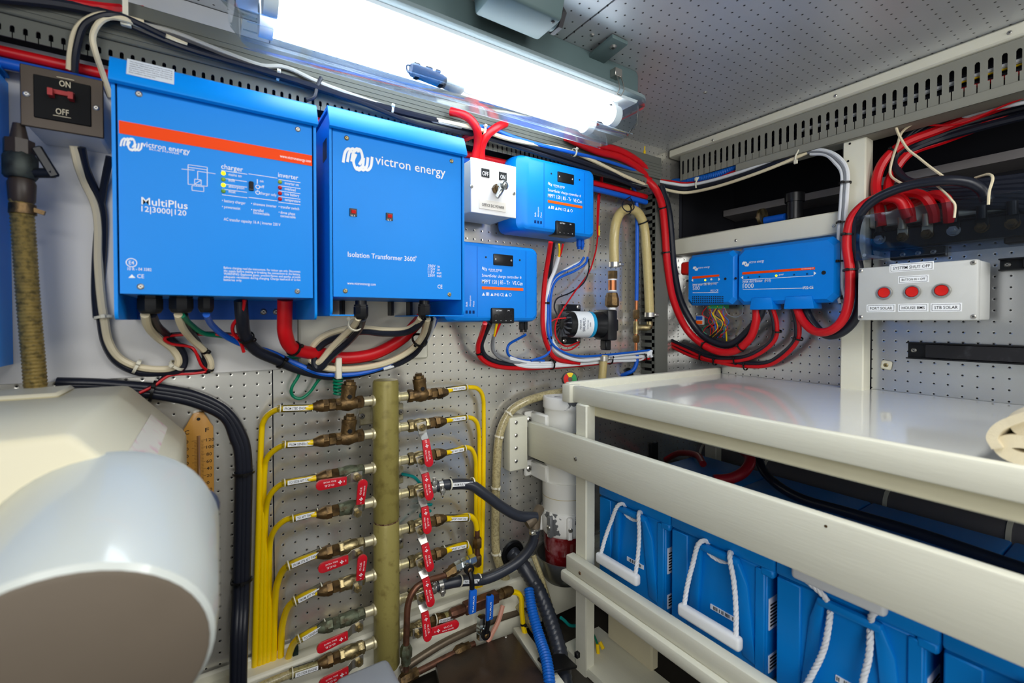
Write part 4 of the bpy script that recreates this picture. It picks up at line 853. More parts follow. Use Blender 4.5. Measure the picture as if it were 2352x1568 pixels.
for k, (a_, c_) in enumerate((((1622, 752), (1652, 742)), ((1630, 775), (1655, 752)), ((1640, 778), (1660, 758)))):
    b = MB(); b.cyl(PB(*a_, XB-.04), PB(*c_, XB-.04), .003, n=8); tag(b.build('fuse_holder', M_BLACK), ('slim black inline fuse holder, topmost in the tangle below the battery monitor', 'slim black inline fuse holder, leftmost lower one in the tangle', 'slim black inline fuse holder, lowest right in the wire tangle')[k], 'fuse holder')
# ================================================================ cables below the aft units
cable('cream cable from the first gland of the inverter charger curving back to the left', 'A', [(333, 722, .16), (340, 750, .12), (362, 775, .07), (395, 800, .045), (410, 825, .035), (402, 842, .03), (372, 848, .028), (320, 843, .028), (275, 822, .03), (250, 785, .03), (240, 735, .03), (232, 680, .025), (226, 600, .022), (226, 520, .022), (218, 470, .025), (195, 420, .03), (180, 380, .05), (170, 335, .06)], .006, M_CCAB, ties=(.28, .42, .6), tm=M_TIEW, tr=.012)
cable('black cable following the cream one from the first gland down and left', 'A', [(350, 722, .15), (362, 748, .1), (385, 770, .06), (415, 800, .04), (424, 828, .03), (412, 850, .028), (375, 856, .022), (320, 855, .022), (270, 832, .024), (243, 790, .024), (232, 735, .022), (228, 680, .018), (236, 560, .018), (234, 480, .022), (215, 430, .028), (196, 385, .045), (186, 338, .06)], .006, M_BCAB)
cable('black cable rising behind the left edge of the inverter charger', 'A', [(222, 730, .02), (218, 660, .018), (222, 560, .016), (230, 490, .02), (240, 420, .03), (252, 360, .05)], .0052, M_BCAB)
cable('cream cable from the second gland of the inverter charger, tied twice', 'A', [(409, 722, .16), (418, 750, .12), (440, 778, .07), (470, 806, .04), (484, 832, .03), (482, 852, .022)], .0058, M_CCAB, ties=(.6, .95))
cable('black cable from the second gland of the inverter charger', 'A', [(424, 722, .15), (434, 752, .1), (455, 785, .05), (470, 815, .03), (470, 838, .025), (476, 856, .02)], .005, M_BCAB)
cable('green earth cable sweeping right from the second gland', 'A', [(418, 724, .16), (440, 746, .11), (470, 766, .07), (520, 774, .05), (570, 800, .045), (620, 822, .04), (660, 822, .035), (690, 818, .03)], .0042, M_TCAB)
cable('blue cable sweeping right from the third gland under all the units', 'A', [(474, 722, .16), (486, 745, .11), (515, 770, .07), (560, 792, .055), (620, 808, .05), (680, 835, .05), (740, 858, .05), (820, 858, .05), (890, 838, .05), (950, 800, .06), (985, 765, .09), (1004, 728, .15)], .0052, M_UCAB)
cable('thick black cable hanging from the middle of the inverter charger and sweeping right', 'A', [(553, 690, .14), (556, 730, .13), (563, 770, .10), (590, 805, .07), (640, 828, .05), (690, 848, .04), (760, 862, .04), (830, 854, .04), (900, 832, .045), (950, 802, .055), (975, 770, .08), (985, 728, .14)], .0105, M_BCAB, ties=(.2, .38), n=12, tr=.013)
cable('thin red wire curling beside the black cable under the inverter charger', 'A', [(562, 688, .15), (555, 720, .14), (536, 745, .12), (536, 765, .1), (552, 785, .09), (560, 808, .08)], .003, M_RCAB, name='wire', cat='wire', n=6)
cable('thin red wire with a black one zigzagging between the tied cream cables', 'A', [(545, 770, .06), (470, 768, .06), (400, 770, .06), (378, 778, .07), (395, 790, .06), (435, 796, .05), (448, 806, .05), (462, 838, .04), (474, 852, .03), (440, 858, .03), (390, 862, .025), (355, 885, .03), (320, 902, .035)], .0024, M_RCAB, name='wire', cat='wire', n=6)
cable('thin black wire running beside the zigzag red wire', 'A', [(560, 768, .055), (480, 764, .055), (400, 766, .055), (382, 772, .06), (396, 785, .055), (440, 800, .045), (470, 845, .03), (430, 852, .025), (390, 855, .022), (360, 878, .025), (330, 896, .03)], .0024, M_BCAB, name='wire', cat='wire', n=6)
cable('thick red cable bending right from under the inverter charger', 'A', [(655, 688, .13), (654, 730, .12), (655, 765, .11), (668, 796, .09), (700, 808, .07), (740, 812, .055), (790, 822, .05), (860, 812, .05), (920, 780, .06), (955, 745, .08), (970, 728, .11)], .0128, M_RCAB, ties=(.33,), n=12, tr=.0145)
GT = 'cables looping under the transformer'
cable('cream cable looping from the left transformer gland', 'A', [(823, 730, .19), (815, 745, .16), (790, 770, .12), (760, 800, .09), (735, 830, .07), (716, 828, .06), (714, 805, .06), (732, 780, .07), (765, 762, .08), (820, 752, .09), (880, 757, .1), (930, 757, .12), (955, 745, .15), (966, 730, .18)], .0062, M_CCAB, GT, (.08,), tm=M_TIEW, tr=.013)
cable('black cable looping from the left transformer gland', 'A', [(834, 732, .19), (826, 755, .15), (800, 785, .11), (765, 815, .085), (735, 845, .07), (722, 835, .065), (726, 808, .065), (745, 788, .07), (775, 775, .08), (830, 762, .095), (880, 766, .11), (930, 764, .13), (960, 748, .16), (973, 730, .18)], .0062, M_BCAB, GT)
cable('cream cable hanging deepest from the right transformer gland', 'A', [(982, 732, .18), (972, 768, .12), (945, 802, .08), (900, 828, .06), (850, 842, .055), (790, 848, .055), (740, 842, .06), (715, 820, .06)], .0068, M_CCAB, GT, (.2,), tr=.017)
cable('black cable hanging under the cream one from the right transformer gland', 'A', [(988, 732, .17), (978, 772, .11), (952, 812, .07), (905, 838, .05), (850, 850, .045), (790, 856, .045), (735, 850, .05), (705, 840, .05)], .007, M_BCAB, GT)
cable('white cable at the right of the loop under the transformer', 'A', [(997, 732, .16), (988, 765, .11), (965, 800, .08), (925, 832, .055), (880, 846, .05)], .005, M_WCAB, GT)
p = PA(776, 856, D-.055); b = MB(); b.box((p.x-.006, p.y-.012, p.z-.012), (p.x+.006, p.y+.005, p.z+.032), .002); tag(b.build('cable_tie', M_TIEW), 'cream cable tie and mount holding the loops above the green coil', 'cable tie')
cable('green wire drooping in a loop below the cables onto the aluminium', 'A', [(690, 838, .04), (686, 862, .03), (670, 890, .025), (672, 908, .02), (690, 915, .02), (712, 900, .02), (735, 870, .03), (765, 858, .045)], .0032, M_TCAB, name='wire', cat='wire', n=8)
hx = []
p0 = PA(776, 868, D-.05)
for i in range(60):
    a = i/12*2*math.pi; hx.append(p0+V((math.cos(a)*.008, math.sin(a)*.008, -.0068*i/12)))
cable('coil of green wire hanging above the upper left check valve', None, hx+[PA(785, 905, D-.03), PA(800, 930, D-.01)], .0026, M_TCAB, name='wire', cat='wire', n=6)
GM = 'wires of the lower solar controller'
for lab, m, r, pts in (('red battery cable curving from the lower solar controller', M_RCAB, .0062, [(1114, 742, .10), (1106, 768, .07), (1098, 795, .05), (1103, 820, .04), (1130, 838, .035), (1180, 845, .03), (1260, 843, .03), (1350, 836, .03), (1430, 828, .03), (1490, 822, .035)]),
    ('black battery cable curving from the lower solar controller', M_BCAB, .006, [(1126, 742, .10), (1112, 772, .065), (1106, 795, .05), (1116, 818, .04), (1145, 832, .035), (1190, 838, .028), (1260, 836, .025)]),
    ('yellow wire from the lower solar controller', M_YCAB, .0028, [(1141, 742, .1), (1138, 758, .09), (1135, 772, .08)]),
    ('thin red wire from the lower solar controller', M_RCAB, .0028, [(1149, 742, .1), (1142, 758, .09), (1136, 772, .08)]),
    ('grey sheathed cable below the lower solar controller', M_GCAB, .0042, [(1134, 770, .08), (1131, 790, .06), (1134, 808, .05), (1150, 822, .04), (1185, 832, .035), (1240, 832, .035)]),
    ('blue data cable curving left below the lower solar controller', M_UCAB, .0035, [(1208, 768, .08), (1190, 778, .06), (1170, 790, .04), (1165, 805, .035), (1172, 818, .03), (1200, 827, .03), (1250, 828, .035)])):
    cable(lab, 'A', pts, r, m, GM, (.3,) if r > .006 and m is M_RCAB else ())
GU = 'wires of the upper solar controller'
for lab, m, r, pts in (('red battery cable dropping from the upper solar controller', M_RCAB, .0066, [(1265, 556, .10), (1260, 590, .08), (1252, 640, .06), (1247, 700, .05), (1248, 760, .05), (1260, 800, .045), (1280, 825, .04), (1330, 834, .035)]),
    ('black battery cable dropping from the upper solar controller', M_BCAB, .005, [(1272, 556, .10), (1268, 590, .08), (1262, 640, .055)]),
    ('yellow wire from the upper solar controller', M_YCAB, .0028, [(1284, 560, .1), (1285, 578, .09), (1283, 592, .08)]),
    ('thin red wire from the upper solar controller', M_RCAB, .0028, [(1293, 560, .1), (1289, 578, .09), (1284, 592, .08)]),
    ('white sheathed cable dropping from the upper solar controller', M_WCAB, .0052, [(1283, 590, .085), (1274, 620, .07), (1262, 650, .06), (1256, 690, .055), (1255, 740, .055), (1262, 780, .05), (1285, 812, .045), (1340, 828, .045), (1420, 815, .045), (1490, 808, .04)]),
    ('left blue data cable swooping from the upper solar controller', M_UCAB, .0034, [(1342, 590, .08), (1330, 606, .07), (1300, 620, .06), (1275, 636, .06), (1261, 665, .058), (1258, 720, .06), (1260, 770, .06), (1280, 800, .055), (1330, 818, .05), (1420, 812, .05), (1492, 804, .045)]),
    ('right blue data cable swooping from the upper solar controller', M_UCAB, .0034, [(1350, 590, .08), (1344, 606, .07), (1320, 622, .06), (1280, 642, .055), (1266, 675, .053), (1264, 740, .055), (1266, 790, .05), (1255, 815, .045), (1220, 828, .04)]),
    ('white cable beside the blue data cables, looping to the corner', M_WCAB, .0042, [(1335, 600, .065), (1295, 622, .058), (1270, 645, .05), (1258, 690, .048), (1262, 760, .048), (1290, 808, .04), (1360, 822, .04), (1440, 822, .04), (1496, 818, .04)])):
    cable(lab, 'A', pts, r, m, GU, (.35, .55) if m is M_WCAB and r > .005 else ())
for k in range(3):
    cable(('upper', 'middle', 'lower')[k]+' white cable running along the aft wall to the corner trunking', 'A', [(1170, 820+k*5, .03), (1210, 832+k*5, .035), (1290, 832+k*4, .035), (1400, 822+k*4, .035), (1470, 818+k*4, .035), (1490, 815-k*4, .045), (1497, 804+k*8, .05)], .0044, M_WCAB, 'white cables along the aft wall', (.3, .5, .72) if k == 1 else (), tr=.014)
cable('thin red wire from the ceiling corner down to the pump', 'A', [(1380, 400, .03), (1378, 440, .02), (1374, 500, .015), (1371, 560, .015), (1362, 600, .015), (1350, 630, .02), (1320, 670, .03), (1290, 715, .05), (1276, 745, .05), (1278, 775, .05), (1300, 795, .04), (1330, 785, .03)], .0024, M_RCAB, name='wire', cat='wire', n=6)
cable('thin black wire from the upper solar controller to the pump', 'A', [(1352, 595, .08), (1352, 620, .05), (1340, 650, .03), (1310, 672, .025), (1280, 685, .03), (1273, 705, .04), (1280, 722, .05)], .0022, M_BCAB, name='wire', cat='wire', n=6)
cable('thin pink-red wire looping left of the pump', 'A', [(1300, 730, .07), (1275, 733, .06), (1262, 745, .05), (1264, 775, .045), (1285, 800, .04), (1310, 803, .035), (1330, 790, .03)], .002, M_RCAB, name='wire', cat='wire', n=6)
cable('red and yellow wire tail hanging at the right of the upper solar controller', 'A', [(1383, 402, .04), (1382, 430, .03), (1374, 450, .03), (1372, 520, .02), (1374, 545, .02)], .003, M_RCAB, name='wire', cat='wire', n=6)
# thick black pair curving down the left aluminium sheet
for k in range(3):
    cable(('outer', 'middle', 'inner')[k]+' cable of the thick black bundle curving down the left aluminium sheet', 'A', [(130, 878+k*7, .02), (220, 880+k*6, .02), (300, 886+k*7, .02), (380, 894+k*8, .02), (450, 908+k*9, .02), (515, 940+k*9, .02), (552-k*7, 990+k*8, .02), (568-k*9, 1055, .02), (567-k*9, 1200, .02), (563-k*9, 1372, .03), (558-k*9, 1480, .058), (554-k*9, 1660, .06)], .0085, M_BCAB, 'thick black cables on the left aluminium sheet', (.24, .66, .8) if k == 1 else (), n=10, tr=.018)
# ================================================================ recess, bus bar and its cables (outboard, upper right)
r_ = thing('bus_bar', 'row of bus bar studs behind the scratched clear cover', 'bus bar', (1.35, .32, H+.19))
b = MB(); b.box((1.358, -.12, H+.168), (XB-.001, .455, H+.212), .002); b.build('backing_strip', M_BLACK, r_)
for k in range(11):
    y = .44-k*.044; z = H+.193; lug = k in (1, 2, 7)
    b = MB(); b.lathe((1.358, y, z), (-1, 0, 0), [(0, .0118), (.003, .0118)], 16); b.lathe((1.355, y, z), (-1, 0, 0), [(0, .0096), (.008, .0096)], 6); b.lathe((1.347, y, z), (-1, 0, 0), [(0, .0045), (.007, .0045)], 10); b.build('stud', M_BRONZE if k % 3 else M_STEEL, r_)
    b = MB(); b.box((1.3545, y-.010, z), (1.3575, y+.010, z+.022), .001); b.cyl((1.354, y, z+.018), (1.35, y, z+.045), .0085, n=10); b.build('cable_lug', mat('tinned_lug', (206, 194, 164), .35, .6) if lug else M_BLACK, r_)
b = MB(); b.box((1.372, .325, H+.142), (XB-.001, .425, H+.165), .002); b.build('insulator_block', M_BLACK, r_)
for y in (.40, .372, .345): screw(r_, (1.372, y, H+.153), (-1, 0, 0), .0055)
b = MB(); b.box((1.372, .1, H+.155), (XB-.001, .235, H+.20), .003); b.build('end_block', M_BROWN, r_)
cvr = thing('clear_cover', 'scratched clear acrylic sheet covering the bus bar studs, top right', 'cover', (1.28, .3, H+.138))
b = MB(); b.box((1.279, -.1, H+.138), (1.282, .462, H+.243), .0008); b.build('sheet', M_ACRYL, cvr)
for y in (.445,):
    b = MB(); b.cyl((1.2815, y, H+.15), (XB, y, H+.15), .004, n=8); b.build('standoff', M_WPL, cvr)
GR = 'red cables rising behind the bus bar'
for k, pts in enumerate(([(2350, 225, -.05), (2250, 262, -.04), (2150, 300, -.02), (2075, 330, .0), (2030, 370, .02), (2012, 420, .03), (2018, 470, .04), (2025, 520, .04)],
    [(2350, 240, -.08), (2260, 285, -.07), (2170, 320, -.05), (2090, 350, -.02), (2050, 400, .0), (2040, 440, .02), (2050, 480, .03)],
    [(1985, 480, .05), (2020, 452, .06), (2060, 452, .07), (2085, 475, .06), (2092, 510, .05)],
    [(2030, 462, .04), (2080, 445, .05), (2120, 450, .06), (2142, 480, .05), (2146, 510, .04)],
    [(2100, 465, .03), (2140, 448, .05), (2170, 455, .05), (2178, 480, .05), (2180, 510, .04)])):
    cable(('outer thick red cable descending left beside the stanchion in the upper right bay', 'inner thick red cable descending left in the upper right bay', 'short red cable arching into the bus bar, nearest the stanchion', 'short red cable arching into the bus bar, second from the stanchion', 'short red cable arching into the bus bar, third from the stanchion')[k], 'B', pts, .0105, M_RCAB, GR, (.5,) if k == 0 else ())
for k in range(7):
    cable(('topmost', 'second', 'third', 'fourth', 'fifth', 'sixth', 'lowest')[k]+' black cable of the bundle sweeping down through the upper right bay', 'B', [(2400, 190+k*11, -.06-.012*(k % 3)), (2280, 225+k*10, -.05-.012*(k % 3)), (2170, 262+k*9, -.04), (2100, 300+k*7, -.02), (2062-k*2, 345+k*5, -.01-.01*(k % 3)), (2056+k*3, 385+k*4, .0-.012*(k % 2)), (2085+k*4, 415+k*3, .02), (2150, 425+k*7, .03), (2230, 420+k*9, .03), (2300, 412+k*10, .03), (2400, 400+k*14, .03)], .0085, M_BCAB, 'black cables in the upper right bay', (.3,) if k == 3 else ())
cable('pale twisted wire hanging in front of the upper right bay', 'B', [(2120, 270, .04), (2075, 300, .03), (2062, 330, .02), (2050, 365, .02), (2045, 400, .02), (2065, 418, .03), (2100, 432, .03), (2130, 452, .04), (2148, 475, .05)], .0028, M_CCAB, name='wire', cat='wire', n=6)
cable('tan cord hanging down to the middle of the upper right bay', 'B', [(2057, 288, .05), (2065, 310, .05), (2085, 342, .05), (2110, 362, .05), (2135, 382, .05), (2168, 406, .05)], .0028, M_CCAB, name='cord', cat='cord', n=6)
cable('tan wire hanging in front of the clear cover', 'B', [(2150, 425, .08), (2168, 440, .1), (2185, 458, .115), (2194, 472, .115), (2192, 500, .115)], .0022, M_CCAB, name='wire', cat='wire', n=6)
cable('tan wire hanging at the right part of the clear cover', 'B', [(2240, 408, .08), (2270, 400, .1), (2280, 410, .115), (2272, 440, .118), (2270, 470, .118)], .0024, M_CCAB, name='wire', cat='wire', n=6)
cable('blue and white cable pair entering the bay at the right edge', 'B', [(2400, 225, .0), (2330, 240, .0), (2260, 255, -.02), (2200, 275, -.03)], .004, M_WCAB)
cable('thin red wire crossing the upper right bay', 'B', [(2400, 205, .01), (2300, 245, .01), (2200, 285, .0), (2100, 288, .0), (2010, 305, .0)], .0022, M_RCAB, name='wire', cat='wire', n=6)
# things standing on the rail in the left bay
g = thing('motor', 'black servo motor with a brass disc standing on the bay rail above the distributor', 'motor', PB(1790, 500, 1.42))
p = PB(1825, 480, 1.45)
b = MB(); b.cyl(p+V((0, 0, -.03)), p+V((0, 0, .02)), .022, n=16); b.cyl(p+V((0, 0, .02)), p+V((0, 0, .045)), .026, n=16); b.build('body', M_BLACK, g)
b = MB(); q = PB(1780, 503, 1.44); b.cyl(q+V((0, .03, 0)), q+V((0, -.03, 0)), .012, n=12); b.build('blue_winding', M_UCAB, g)
b = MB(); q = PB(1752, 498, 1.44); b.cyl(q+V((0, .006, .0)), q+V((0, -.004, 0)), .026, n=20); b.cyl(q+V((0, .02, 0)), q+V((0, 0.006, 0)), .006, n=10); b.build('brass_disc', M_BRASS, g)
# ================================================================ FUEL MANIFOLD
YM = .965; MX = PA(887, 1150, YM).x; MR = .0272
zt, zj, zbm = PA(887, 872, YM).z, PA(887, 1194, YM).z, PA(890, 1528, YM).z
man = thing('fuel_manifold', 'olive green vertical fuel manifold pipe with a rusty joint halfway', 'manifold', (MX, YM, zbm))
b = MB(); b.lathe((MX, YM, zj+.001), (0, 0, 1), [(0, MR*.93), (.004, MR), (zt-zj-.006, MR), (zt-zj-.001, MR*.92)], 28); b.build('upper_pipe', M_OLIVE, man)
b = MB(); b.lathe((MX, YM, zbm), (0, 0, 1), [(0, MR*.92), (.004, MR), (zj-zbm-.006, MR), (zj-zbm-.001, MR*.93)], 28); b.build('lower_pipe', M_OLIVE2, man)
b = MB(); b.lathe((MX, YM, zj-.0015), (0, 0, 1), [(0, MR*.96), (.003, MR*.96)], 28); b.build('joint_ring', M_RUST, man)
for k, (px, py) in enumerate(((918, 945), (918, 1090), (918, 1240), (918, 1400), (830, 955))):
    p = PA(px, py, D-.002); b = MB(); b.box((min(p.x, MX)-.004, D-.006, p.z-.02), (max(p.x, MX)+.008, D-.0005, p.z+.02), .002); b.box((MX-.006, YM+.015, p.z-.014), (MX+.006, D-.005, p.z+.014)); br = b.build('wall_bracket', M_NIP, man)
    screw(br, (p.x+(.001 if px > 880 else 0), D-.006, p.z), (0, -1, 0), .0065)
for i in range(40):
    pass
def zrow(side, py): return PA(857 if side < 0 else 917, py, YM).z
def xat(px, z):
    # x on the row (y=YM, height z) that falls in pixel column px
    d = ray(px, 1000); return d.x/d.y*YM
def hexn(b, x, z, L, r, sgn, rot=.2, y=YM): b.lathe((x, y, z), (sgn, 0, 0), [(0, r*.93), (.0015, r), (L-.0015, r), (L, r*.93)], 6, rot)
def nipple(root, x0, z, sgn, L=.03):
    b = MB(); b.lathe((x0-sgn*.004, YM, z), (sgn, 0, 0), [(0, .0125), (.008, .0125), (.0095, .0098), (L, .0098)], 16); return b.build('nipple', M_NIP, root)
def compression(root, x, z, sgn, m, rl=.0062):
    """nut, union and tapered compression nut; returns outer end x"""
    b = MB(); hexn(b, x, z, .013, .0125, sgn, .5); b.build('union_nut', m, root)
    b = MB(); b.lathe((x+sgn*.014, YM, z), (sgn, 0, 0), [(0, .0135), (.010, .0135)], 6, .1); b.lathe((x+sgn*.024, YM, z), (sgn, 0, 0), [(0, .0128), (.006, .0118), (.016, rl*1.25), (.018, rl*1.1)], 12); b.build('compression_nut', m, root)
    return x+sgn*.042
def handle(root, s, t, m=M_REDH, txt=True, wide=.0098, steel=.32):
    """lever from stem point s to tip t in the x-z plane, cranked away from the wall"""
    s = V(s); t = V(t); d = (t-s); L = d.length; d.normalize(); n = V((0, -1, 0)); sd = d.cross(n)
    def strip(mb, u0, u1, y0, y1, w0, w1, th, rnd=0):
        a = s+d*u0+n*y0; c = s+d*u1+n*y1; pts = [a-sd*w0, c-sd*w1]
        if rnd:
            for k in range(1, 6):
                an = -math.pi/2+math.pi*k/6; pts.append(c+d*math.cos(an)*w1+sd*math.sin(an)*w1)
        pts += [c+sd*w1, a+sd*w0]; mb.prism(pts, n*th, .0006 if rnd else 0)
    b = MB(); k1 = L*.16; k2 = L*steel
    strip(b, -.010, k1, 0, 0, .0105, .009, .0026); strip(b, k1, k2, 0, .010, .009, .0075, .0026); st = b.build('lever_arm', M_STEEL, root)
    b = MB(); strip(b, k2-.002, L-wide, .0095, .0095, wide*.82, wide, .006, 1); g = b.build('grip', m, root)
    b = MB(); b.lathe(s, n, [(-.012, .0075), (.0026, .0075)], 10); b.lathe(s+n*.0028, n, [(0, .0082), (.006, .0082)], 6, .3); b.lathe(s+n*.0088, n, [(0, .004), (.005, .004)], 10); b.build('stem_nut', M_BRASS, root)
    if txt:
        I = Ink('A', 0); dd = d if abs(d.z) < .6 else d; up = sd*-1 if False else n.cross(dd)
        y0 = s+n*(.0095+.006+.0005)
        ln = L-wide-k2; c0 = y0+d*(k2+ln*.42)
        I.raw('BALL VALVE', c0-up*(wide*.55), ln*.5, .0028, xd=dd, ud=up); I.raw('O.C.E.', c0+up*(wide*.1)+dd*ln*.06, ln*.4, .0036, xd=dd, ud=up)
        q = y0+d*(k2+ln*.24); k = wide*.45
        for a0 in range(4):
            e1 = dd if a0 % 2 == 0 else up; e2 = up if a0 % 2 == 0 else dd; sg = 1 if a0 < 2 else -1
            c_ = q+e1*sg*k*.5; I.mb.quad([c_-e1*k*.45, c_+e2*k*.3, c_+e1*k*.45, c_-e2*k*.3])
        I.raw('I', q-d*(k*1.9)-up*(wide*.2), .001, .0036, xd=dd, ud=up)
        I.done(g)
    return g
def ball_valve(row, side, py, stem, tip, label, mb_=M_BRASS, mn=M_BRONZE, tail=True, hm=M_REDH):
    z = zrow(side, py); x0 = MX+side*(MR-.002)
    v = thing('ball_valve', label, 'valve', (x0, YM, z), 'ball valves on the manifold')
    nipple(v, x0, z, side, .026)
    x = x0+side*.024; b = MB(); hexn(b, x, z, .013, .0138, side, .3)
    b.lathe((x+side*.013, YM, z), (side, 0, 0), [(0, .0118), (.004, .0128), (.012, .0145), (.022, .0135), (.028, .0118)], 16); hexn(b, x+side*.039, z, .010, .0132, side, .1)
    sx = xat(stem[0], z); b.cyl((x+side*.022, YM, z), (x+side*.022, YM-.016, z-.004), .0075, n=10)
    b.build('body', mb_, v)
    xe = x+side*.049
    if tail: xe = compression(v, xe, z, side, mn)
    ys = YM-.021
    handle(v, PA(stem[0], stem[1], ys), PA(tip[0], tip[1], ys-.01), hm)
    return v, xe, z
def check_valve(side, py, label, m=M_BRONZE):
    z = zrow(side, py); x0 = MX+side*(MR-.002)
    v = thing('check_valve', label, 'valve', (x0, YM, z), 'check valves on the manifold'); nipple(v, x0, z, side, .026)
    x = x0+side*.024; b = MB(); hexn(b, x, z, .012, .0142, side, .3)
    b.lathe((x+side*.011, YM, z), (side, 0, 0), [(0, .012), (.008, .0135), (.018, .0165), (.028, .0145), (.034, .012)], 16); hexn(b, x+side*.043, z, .011, .0135, side, .1)
    b.lathe((x+side*.030, YM, z+.004), (V((-side*.12, 0, 1))), [(0, .0145), (.022, .0142), (.026, .0152), (.033, .0152)], 18); b.build('body', m, v)
    b = MB(); b.lathe((x+side*.030-side*.0045, YM, z+.0375), (V((-side*.12, 0, 1))), [(0, .0125), (.006, .0125)], 8); b.lathe((x+side*.030-side*.005, YM, z+.0435), (V((-side*.12, 0, 1))), [(0, .0085), (.005, .008)], 4); b.build('cap', m, v)
    b = MB(); b.lathe((x+side*.029, YM-.0135, z+.015), (0, -1, 0), [(0, .0048), (.002, .0045)], 12); b.build('side_plug', M_BLACK, v)
    return v, compression(v, x+side*.054, z, side, m), z
def fuel_line(label, pts, xe, z, side, txt, tx, m=M_YEL, r=.0056, sleeve=True, offs=None):
    """yellow fuel line leaving a fitting at (xe, z); pts are pixels with offset from the wall"""
    P = [V((xe-side*.006, YM, z))]+[PA(px, py, D-o) for px, py, o in pts]
    b = MB(); b.tube(P, r, 10, 8); o = b.build('fuel_line', m); tag(o, label, 'fuel line', 'yellow fuel lines')
    if sleeve:
        xa, xb = sorted((xat(tx[0], z), xat(tx[1], z))); w = xb-xa
        S = smooth(P, 10)
        c = min(S, key=lambda q: abs(q.x-(xa+xb)/2)+abs(q.z-z)*.6)
        i = min(range(len(S)), key=lambda k: (S[k]-c).length); d = (S[min(i+2, len(S)-1)]-S[max(i-2, 0)]).normalized()
        if d.x < 0: d = -d
        d = V((d.x, 0, d.z)).normalized(); up = V((-d.z, 0, d.x)); ctr = V(((xa+xb)/2, c.y, c.z))
        b = MB(); b.lathe(ctr-d*(w/2+.012), d, [(0, r*1.15), (.001, r*1.28), (w+.023, r*1.28), (w+.024, r*1.15)], 14); sl = b.build('clear_sleeve', M_SLEEVE, o)
        b = MB(); q = ctr+V((0, -r*1.45, .0012)); hh = .0042
        b.prism([q-d*(w/2+.0025)-up*hh, q+d*(w/2+.0025)-up*hh, q+d*(w/2+.0025)+up*hh, q-d*(w/2+.0025)+up*hh], (0, .0006, 0)); lb = b.build('label', M_INK, o)
        I = Ink('A', 0); I.raw(txt, q-d*w/2-up*.0024+V((0, -.0004, 0)), w, .0048, xd=d, ud=up); I.done(lb, M_BLACKINK)
        for e in (-1, 1):
            b = MB(); b.lathe(ctr+d*e*(w/2+.008), d, [(0, r*1.3), (0, r*1.5), (.002, r*1.5), (.002, r*1.3)], 12, cap=False); b.build('band', M_TIEW, o)
    return o
vo = .012
# ---- left side
v, xe, z = check_valve(-1, 920, 'bronze check valve at the top left of the manifold, for the line FROM STBD ENGINE')
fuel_line('yellow fuel line labelled FROM STBD ENGINE, outermost on the left', [(700, 937, .065), (655, 938, .058), (628, 944, .04), (606, 966, .02), (600, 1010, vo), (594, 1200, vo), (588, 1400, vo), (584, 1560, vo)], xe, z, -1, 'FROM STBD ENGINE', (654, 708))
v, xe, z = check_valve(-1, 996, 'bronze check valve second from the top on the left, for the line FROM GENERATOR')
fuel_line('yellow fuel line labelled FROM GENERATOR, second from the top on the left', [(700, 1018, .065), (662, 1020, .058), (636, 1030, .04), (614, 1052, .022), (607, 1090, vo), (603, 1250, vo), (599, 1400, vo), (596, 1552, vo)], xe, z, -1, 'FROM GENERATOR', (664, 716))
v, xe, z = ball_valve(3, -1, 1074, (820, 1094), (722, 1111), 'ball valve third from the top on the left, red lever pointing left', M_VERD)
fuel_line('yellow fuel line labelled TO STDB AFT TANK', [(700, 1101, .065), (665, 1106, .058), (640, 1116, .045), (618, 1142, .028), (610, 1185, vo), (608, 1300, vo), (606, 1545, vo)], xe, z, -1, 'TO STDB AFT TANK', (663, 715))
v, xe, z = ball_valve(4, -1, 1153, (820, 1176), (830, 1096), 'ball valve fourth from the top on the left, red lever pointing up', M_VERD)
fuel_line('yellow fuel line labelled TO AFT TANK', [(708, 1182, .065), (680, 1187, .058), (652, 1196, .045), (628, 1222, .028), (619, 1265, vo), (618, 1400, vo), (615, 1542, vo)], xe, z, -1, 'TO AFT TANK', (681, 718))
v, xe, z = ball_valve(5, -1, 1240, (823, 1268), (727, 1300), 'ball valve fifth from the top on the left, bright red lever pointing left')
fuel_line('yellow fuel line labelled FROM STB AFT TANK', [(705, 1281, .066), (672, 1293, .058), (650, 1310, .042), (636, 1345, .025), (631, 1400, vo), (627, 1540, vo)], xe, z, -1, 'FROM STB AFT TANK', (670, 727), r=.0066)
v, xe, z = ball_valve(6, -1, 1320, (820, 1348), (829, 1267), 'ball valve sixth from the top on the left, red lever pointing up')
fuel_line('yellow fuel line labelled FROM AFT TANK', [(712, 1362, .066), (685, 1374, .058), (662, 1394, .04), (650, 1430, .022), (646, 1470, vo), (644, 1532, vo)], xe, z, -1, 'FROM AFT TANK', (684, 728), r=.0066)
v, xe, z = ball_valve(7, -1, 1400, (823, 1437), (724, 1483), 'ball valve seventh from the top on the left, lever pointing left', M_VERD, M_VERD)
fuel_line('yellow fuel line labelled TO GENERATOR, shortest on the left', [(715, 1450, .066), (692, 1461, .058), (674, 1478, .04), (664, 1505, .025), (660, 1530, vo)], xe, z, -1, 'TO GENERATOR', (693, 736), r=.0066)
v, xe, z = ball_valve(8, -1, 1476, (823, 1517), (728, 1564), 'lowest ball valve on the left, red lever reaching the bottom of the photo')
fuel_line('clear fuel hose labelled TO STDB ENGINE at the lowest left valve', [(712, 1532, .068), (682, 1542, .068), (655, 1552, .068), (620, 1566, .066), (590, 1580, .066)], xe, z, -1, 'TO STDB ENGINE', (676, 722), m=M_BRAID, r=.0075)
